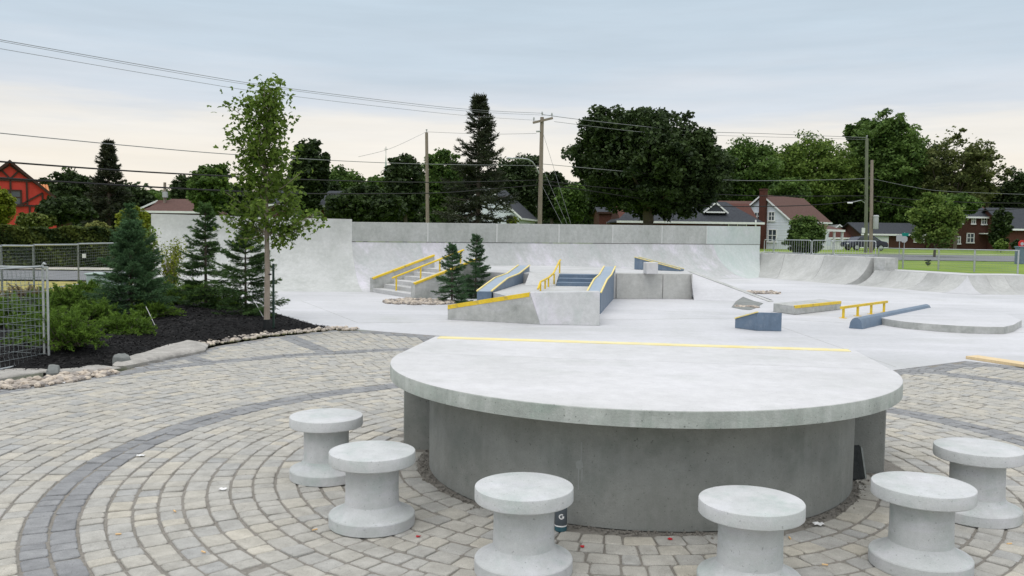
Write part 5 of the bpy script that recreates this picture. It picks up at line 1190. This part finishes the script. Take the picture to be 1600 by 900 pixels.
# pale house behind the tall spruce
Y = 78; a_ = P(760, 292, Y); z = gz(a_.x, Y); t = house('pale_house', 'pale blue sided gable house hidden behind the tall spruce', a_.x, Y, R(-12), 6.2, 8, P(760, 338, Y).z-z, a_.z-z, m_siding, m_shdk, 'y', .3)
q = P(750, 322, Y)-t.location; window(t, -.9, q.z, .9, 1.1)
# brick house left of the big maple trunk
Y = 92; a_ = P(962, 345, Y); z = gz(a_.x, Y); t = house('brick_house', 'low red brick house left of the big maple trunk', a_.x, Y, 0, 3.6, 6, P(962, 333, Y).z-z, P(962, 326, Y+3).z-z, m_brick, m_shdk, 'x', .2, trim=m_beam)
# dark roofed bungalow
Y = 80; a_ = P(1078, 346, Y); z = gz(a_.x, Y); W = (1186-968)*Y/F
t = house('bungalow', 'wide brick bungalow with a dark hipped roof beside the white house', a_.x, Y, 0, W, 8, P(1078, 346, Y).z-z, P(1078, 317, Y+4).z-z, m_brick, m_shdk, 'x', .35, hip=2.6)
q = P(1123, 331, Y-.3)-t.location; mb = MB(); tx = [(-1.15, 0), (1.15, 0), (0, .95)]; mb.add([(q.x+a, .9, q.z-.1+b) for a, b in tx]+[(q.x+a, 4, q.z-.1+b) for a, b in tx], [(0, 1, 2), (5, 4, 3), (0, 2, 5, 3), (1, 4, 5, 2)]); dm = mb.build('dormer', m_shdk, t)
for p1, p2 in (((-1.2, 0), (0, .98)), ((1.2, 0), (0, .98)), ((-.9, .08), (.9, .08))): bar('dormer_trim', (q.x+p1[0], .86, q.z-.08+p1[1]), (q.x+p2[0], .86, q.z-.08+p2[1]), .13, .08, m_white, dm, up=(0, 1, 0))
q = P(1152, 356, Y)-t.location; window(t, q.x, q.z, 1.6, .9); mb = MB(); q = P(1179.5, 352, Y)-t.location; mb.box((q.x, -.25, q.z-.6), (.12, .12, 2.2)); mb.build('porch_post', m_white, t)
# white house with brown roof
Y = 88; gp = P(1192, 306, Y); z = gz(gp.x, Y); he = P(1192, 343, Y).z-z; hr = gp.z-z
wh = house('white_house', 'white sided house with brown roof and red brick chimney', gp.x, Y, R(-43), 6.0, 9.6, he, hr, m_siding, m_shbr, 'y', .3, hip=0)
for i in range(13):
    mb = MB(); zc = .4+i*.26
    if zc < he: mb.box((0, -.012, zc), (5.98, .03, .02)); mb.build('siding_lap', m_white, wh)
window(wh, -.55, he+.35, .5, .8); window(wh, 1.05, he+.35, .55, .85); window(wh, 1.2, 1.4, .8, 1.2)
mb = MB(); mb.box((.25, -.36, hr/2+.25), (.62, .6, hr+.7)); ch = mb.build('chimney', m_brick, wh); mb = MB(); mb.box((.25, -.36, hr+.63), (.72, .7, .14)); mb.build('chimney_cap', m_brickd, ch)
mb = MB(); mb.add([(3.0, .6, he-.25), (5.6, .6, he-.95), (5.6, 7.6, he-.95), (3.0, 7.6, he-.25), (3.0, .6, he-.37), (5.6, .6, he-1.07), (5.6, 7.6, he-1.07), (3.0, 7.6, he-.37)], [(0, 1, 2, 3), (7, 6, 5, 4), (0, 4, 5, 1), (1, 5, 6, 2), (2, 6, 7, 3)]); mb.build('porch_roof', m_shbr, wh)
mb = MB(); mb.box((5.63, 4.1, he-1.05), (.08, 7.1, .22)); mb.build('porch_fascia', m_white, wh)
for y in (.8, 3.0, 5.3, 7.4): mb = MB(); mb.box((5.45, y, (he-1.1)/2), (.2, .2, he-1.1)); mb.build('porch_post', m_white, wh)
mb = MB(); mb.box((4.3, 4.1, .2), (2.5, 7.0, .4)); mb.build('porch_floor', m_white, wh)
mb = MB(); mb.box((5.45, 4.1, .95), (.08, 6.6, .08)); mb.build('porch_railing', m_white, wh)
a_ = P(1172, 315, Y+9); t = house('rear_wing', 'brown roofed house behind the chimney', a_.x, Y+10, 0, 4.8, 6, 3.4, P(1165, 316, Y+13).z-gz(a_.x, Y+10), m_siding, m_shbr, 'x', .3)
# shed, garage and right hand brick houses
Y = 108; a_ = P(1318, 378, Y); z = gz(a_.x, Y); t = house('shed', 'small shed with red roof seen through the porch', a_.x, Y, R(-25), 3.0, 4, P(1318, 371, Y).z-z, P(1300, 357, Y).z-z, m_white, m_brick, 'x', .3); window(t, .6, .8, .6, .6)
Y = 112; a_ = P(1328, 380, Y); z = gz(a_.x, Y); house('pale_house', 'pale low house behind the parked car', a_.x, Y+4, 0, 6.0, 7, P(1328, 378, Y).z-z, P(1328, 352, Y).z-z, m_siding, m_sgrey, 'y', .3)
Y = 104; a_ = P(1396, 385, Y); z = gz(a_.x, Y); W = (1446-1350)*Y/F; t = house('garage_house', 'low dark brick house with a white garage door', a_.x, Y, 0, W, 8, P(1396, 366, Y).z-z, P(1396, 350, Y+4).z-z, m_brickd, m_shdk, 'x', .4)
for px, w_ in ((1377, 1.75), (1350, 1.3)):
    q = P(px, 378, Y)-t.location; mb = MB(); mb.box((q.x, -.04, P(px, 379, Y).z-z), (w_, .06, 1.6)); d_ = mb.build('garage_door', m_siding, t)
    for i in range(3):
        mb = MB(); mb.box((q.x, -.075, P(px, 379, Y).z-z-.55+i*.45), (w_-.1, .02, .36)); mb.build('door_panel', m_white, d_)
q = P(1456, 370, Y)-t.location; window(t, min(q.x, W/2-.7), q.z, 1.1, 1.2)
Y = 102; a_ = P(1517, 390, Y); z = gz(a_.x, Y); W = (1552-1484)*Y/F; t = house('brick_house', 'two storey brown brick house with white windows behind the lawn', a_.x, Y, 0, W, 8, P(1517, 338.5, Y).z-z, P(1517, 314, Y+4).z-z, m_brickd, m_shdk, 'x', .3, hip=1.2)
for px, py, w_, h_ in ((1501, 344, .45, .75), (1521, 344, .35, .8), (1537.5, 345, .5, .75), (1516, 371.5, .75, 1.05), (1497, 375, .4, .8), (1550, 374, .45, .6)): q = P(px, py, Y)-t.location; window(t, q.x, q.z, w_, h_)
q = P(1535, 365, Y)-t.location; mb = MB(); mb.box((q.x, -.5, q.z), (.85, 1.0, .12)); mb.build('door_canopy', m_white, t)
Y = 98; a_ = P(1612, 385, Y); z = gz(a_.x, Y); t = house('brick_house', 'brick house with dark roof cut by the right picture edge', a_.x, Y, 0, 6.0, 8, P(1600, 357, Y).z-z, P(1600, 327, Y+4).z-z, m_brick, m_shdk, 'x', .35)
# church spire far away
a_ = P(603, 240, 320); z = gz(a_.x, 320); t = empty('church_spire', (a_.x, 320, z), 0, 'thin pale church spire far beyond the trees', 'spire'); H = a_.z-z
MB().lathe([(1.9, 0), (1.9, H*.55), (1.6, H*.56), (.7, H*.75), (.25, H*.9), (.06, H)], n=8, smooth=False).build('tower', m_mint, t); MB().tube([(0, 0, H), (0, 0, H+2.6)], .12, 6).build('cross_post', m_sgrey, t); MB().tube([(-.7, 0, H+1.7), (.7, 0, H+1.7)], .12, 6).build('cross_bar', m_sgrey, t)

# ------------------------------------------------------------------ background trees
g = 'trees beyond the skatepark'
decid('broadleaf_tree', 108, 263, 350, 105, 76, l_dark, 'broad dark tree behind the red house', seed=1, group=g)
decid('broadleaf_tree', 100, 304, 352, 92, 46.5, l_dark, 'small round tree in front of the red house', seed=2, per=100, leaf=.13, group=g, tr=.12)
decid('broadleaf_tree', 250, 292, 345, 120, 115, l_mid, 'low hazy trees behind the far left houses', seed=3, group=g)
decid('broadleaf_tree', 328, 247, 350, 62, 72, l_mid, 'upright tree left of the young maple', seed=4, group=g)
decid('broadleaf_tree', 372, 285, 350, 60, 90, l_dark, 'dark tree right behind the young maple', seed=30, group=g)
decid('broadleaf_tree', 440, 272, 352, 80, 84, l_dark, 'dark tree behind the young maple crown', seed=31, group=g)
decid('broadleaf_tree', 481, 202, 348, 64, 74, l_dark, 'tall pointed dark tree right of the young maple', seed=5, nclump=80, per=140, group=g, cs=.9)
decid('broadleaf_tree', 540, 254, 345, 84, 105, l_mid, 'rounded mid green tree left of the spire', seed=6, group=g)
decid('broadleaf_tree', 570, 292, 358, 150, 70, l_dark, 'low very dark tree above the left corner of the wall', seed=7, nclump=90, group=g)
decid('broadleaf_tree', 633, 228, 352, 70, 76, l_dark, 'tall dark tree right of the spire', seed=8, nclump=80, per=140, group=g)
decid('broadleaf_tree', 693, 222, 352, 76, 88, l_mid, 'leafy tree behind the slim utility pole', seed=9, group=g)
decid('broadleaf_tree', 808, 236, 352, 96, 92, l_dark, 'dark tree between the tall spruce and the crossarm pole', seed=10, nclump=90, per=140, group=g)
decid('broadleaf_tree', 862, 262, 350, 60, 88, l_dark, 'dark tree behind the guy wires', seed=32, group=g)
decid('broadleaf_tree', 893, 282, 352, 56, 84, l_mid, 'low green tree at the left foot of the big maple', seed=11, group=g)
decid('big_maple', 1012, 152, 352, 238, 68, l_dark, 'huge round dark maple in the middle distance', nclump=260, per=190, leaf=.19, seed=12, trunk=26, tr=.55, group=g, lobes=16, cs=.62, hollow=.6)
decid('broadleaf_tree', 1165, 210, 330, 120, 118, l_mid, 'green tree just right of the big maple', nclump=110, per=150, leaf=.24, seed=13, group=g)
decid('broadleaf_tree', 1268, 207, 340, 160, 122, l_lite, 'wide light green tree behind the white house', nclump=140, per=150, leaf=.24, seed=14, group=g)
decid('broadleaf_tree', 1234, 274, 325, 70, 104, l_mid, 'small bushy tree over the brown roof', seed=15, group=g)
decid('broadleaf_tree', 1330, 270, 385, 90, 124, l_dark, 'dark tree mass behind the utility poles', nclump=120, per=150, leaf=.25, seed=33, group=g)
decid('broadleaf_tree', 1392, 168, 385, 132, 120, l_mid, 'tall green tree right of the utility poles', nclump=190, per=170, leaf=.26, seed=16, trunk=20, tr=.4, group=g, lobes=14, cs=.7)
decid('broadleaf_tree', 1352, 175, 270, 60, 126, l_mid, 'feathery tree top behind the green pole', seed=34, leaf=.26, group=g)
decid('broadleaf_tree', 1488, 178, 385, 120, 117, l_olive, 'tall open tree with sky showing through its branches', nclump=120, per=90, leaf=.24, seed=17, trunk=30, tr=.35, group=g, cs=.6, hollow=.45, lobes=12)
decid('broadleaf_tree', 1545, 222, 330, 64, 118, l_olive, 'thin leaning tree at the right of the open tree', nclump=44, per=75, leaf=.22, seed=18, trunk=20, tr=.22, group=g, cs=.62, hollow=.3)
decid('broadleaf_tree', 1520, 272, 392, 110, 124, l_dark, 'dark tree behind the two storey brick house', nclump=120, per=150, leaf=.25, seed=19, group=g)
decid('broadleaf_tree', 1600, 256, 380, 84, 120, l_dark, 'dark tree at the right picture edge', nclump=100, per=140, leaf=.24, seed=20, group=g)
decid('broadleaf_tree', 1441, 330, 392, 84, 121, l_dark, 'dark low tree behind the light young tree', seed=35, leaf=.25, group=g)
decid('light_young_tree', 1462, 298, 398, 78, 60, l_lite, 'light green young tree beyond the lawn fence', nclump=80, per=90, leaf=.13, seed=21, group=g, tr=.10, lobes=8, hollow=.3, cs=.85)
decid('columnar_tree', 1562, 318, 392, 36, 92, l_dark, 'dark columnar tree in front of the right brick houses', nclump=70, per=120, leaf=.17, seed=22, group=g, hollow=.4)
decid('round_bush', 1259, 335, 402, 62, 64, l_mid, 'round green bush in front of the white house', nclump=80, per=110, leaf=.11, seed=23, cat='bush', tr=.08)
decid('lime_bush', 2, 290, 360, 46, 38, l_lime, 'yellow green bush at the left picture edge', nclump=50, per=80, leaf=.09, seed=24, cat='bush', tr=.06)
decid('lime_bush', 212, 318, 375, 56, 37, l_lime, 'yellow green bush above the hedge behind the blue spruce', nclump=46, per=80, leaf=.09, seed=25, cat='bush', tr=.06, hollow=.3)
decid('flowering_bush', 152, 344, 372, 44, 37.5, l_pale, 'pale flowering bush peeking over the hedge', nclump=40, per=70, leaf=.07, seed=26, cat='bush', tr=.05)
decid('small_bush', 55, 330, 365, 60, 44, l_hedge, 'dark bush in front of the red house wall', nclump=40, per=80, leaf=.10, seed=36, cat='bush', tr=.05)
decid('small_bush', 1564, 374, 394, 24, 84, l_lite, 'light green bush by the columnar tree', nclump=24, per=60, leaf=.12, seed=27, cat='bush', tr=.04)
decid('small_bush', 1590, 373, 394, 22, 83, l_dark, 'dark reddish bush left of the red sign', nclump=24, per=60, leaf=.12, seed=28, cat='bush', tr=.04)
decid('small_bush', 800, 338, 356, 20, 66, l_lime, 'small yellow bush top just over the wall', nclump=14, per=60, leaf=.09, seed=29, cat='bush', tr=.04)
p = G(1450, 416, .5); decid('sapling', 1450, 407, 417, 9, p.y, l_dark, 'tiny dark sapling on the lawn behind the fence', nclump=12, per=30, leaf=.035, seed=37, cat='shrub', tr=.015, trunk=4)
b = P(171, 355, 62); spruce('tall_spruce', (b.x, 62, gz(b.x, 62)), P(171, 221, 62).z-gz(b.x, 62), 92*62/F, l_dspr, 'dark spruce rising behind the hedge at left', seed=41, whorl=.11, nb=9, lo=.06, nn=12, needle=(.055, .018), group=g, droop=1.3, power=.95)
b = P(747, 352, 56); spruce('tall_spruce', (b.x, 56, gz(b.x, 56)), P(742, 150, 56).z-gz(b.x, 56), 140*56/F, l_dspr, 'tall pointed spruce behind the middle of the back wall', seed=42, whorl=.10, nb=9, lo=.10, nn=12, needle=(.046, .014), group=g, droop=1.5, power=.92, gap=.12)
for px, pt, pb, w_, Yv, lm, lab_, sd in ((605, 268, 352, 70, 96, l_mid, 'green tree below the church spire', 51), (520, 285, 350, 60, 92, l_dark, 'dark tree between the pointed tree and the spire', 52), (770, 262, 352, 80, 96, l_dark, 'dark tree right behind the tall spruce', 53), (720, 268, 352, 66, 94, l_dark, 'dark tree left behind the tall spruce', 54),
        (930, 270, 345, 90, 100, l_dark, 'dark tree low behind the left of the big maple', 55), (1105, 250, 345, 90, 112, l_dark, 'dark tree under the right side of the big maple', 56), (1215, 240, 335, 90, 126, l_mid, 'green tree between the two light green trees', 57), (1310, 235, 385, 90, 126, l_mid, 'green tree left behind the green pole', 58), (1440, 200, 385, 100, 126, l_dark, 'dark tree filling between the tall tree and the open tree', 59),
        (1470, 345, 392, 60, 116, l_dark, 'dark bushes beside the garage house', 60), (1495, 300, 340, 80, 98, l_mid, 'green boughs hanging over the two storey brick house', 61), (190, 285, 345, 90, 92, l_dark, 'dark tree right of the left spruce', 62), (60, 285, 345, 80, 90, l_dark, 'dark tree just behind the red house', 63), (300, 270, 345, 60, 100, l_dark, 'dark tree above the brown bungalow', 64)):
    decid('broadleaf_tree', px, pt, pb, w_, Yv, lm, lab_, nclump=90, per=130, leaf=.22, seed=sd, group=g)
# hedge
a_, b_ = P(-60, 358, 35.5), P(245, 358, 38); hd = empty('hedge', ((a_.x+b_.x)/2, (a_.y+b_.y)/2, .0), math.atan2(b_.y-a_.y, b_.x-a_.x), 'long clipped green hedge along the left street', 'hedge')
Lh = (b_-a_).length; Hh = 1.72; n = 17000; r_ = np.random.default_rng(50); pts = np.stack([r_.uniform(-Lh/2, Lh/2, n), r_.choice([-1, 1, 0], n, p=[.55, .1, .35])*.0, r_.uniform(.05, Hh, n)], 1)
sel = r_.random(n); pts[:, 1] = np.where(sel < .6, -.7+np.abs(r_.normal(0, .12, n)), r_.uniform(-.7, .7, n)); pts[:, 2] = np.where(sel < .6, pts[:, 2], Hh-np.abs(r_.normal(0, .10, n))); pts[:, 2] += .05*np.sin(pts[:, 0]*2.1)+.04*np.sin(pts[:, 0]*5.3)
pts[:, 2] = np.maximum(pts[:, 2], .05)
V, Fq = leaf_quads(pts, r_.uniform(.05, .11, n), .6); npmesh('foliage', V, Fq, l_hedge, hd, np.clip(.3+.25*np.sin(pts[:, 0]*3+pts[:, 2]*4)+r_.normal(0, .2, n), 0, 1))
mb = MB(); mb.box((0, .05, Hh*.46), (Lh, 1.0, Hh*.9)); mb.build('twig_core', m_bark, hd)
# distant wood closing the view
r_ = np.random.default_rng(60); C = []
for px in np.arange(-120, 1740, 9):
    Y = r_.uniform(150, 185); hpx = 300+18*math.sin(px*.021)+14*math.sin(px*.057+1)+r_.normal(0, 6); 
    if px < 300: hpx += 12
    top = P(px, hpx, Y); zb_ = gz(top.x, Y); m = 420; rr = np.clip(r_.normal(size=(m, 3)), -1.7, 1.7)*np.array([2.4, 2.0, (top.z-zb_)*.30]); C.append(np.array([top.x, Y, zb_+(top.z-zb_)*.48])+rr)
C = np.concatenate(C); C[:, 2] = np.maximum(C[:, 2], .5); V, Fq = leaf_quads(C, r_.uniform(.35, .65, len(C)), .6)
tag(npmesh('distant_wood', V, Fq, l_dark, None, np.clip(r_.normal(.4, .25, len(C)), 0, 1)), 'dark distant wood closing the view behind the houses', kind='stuff')
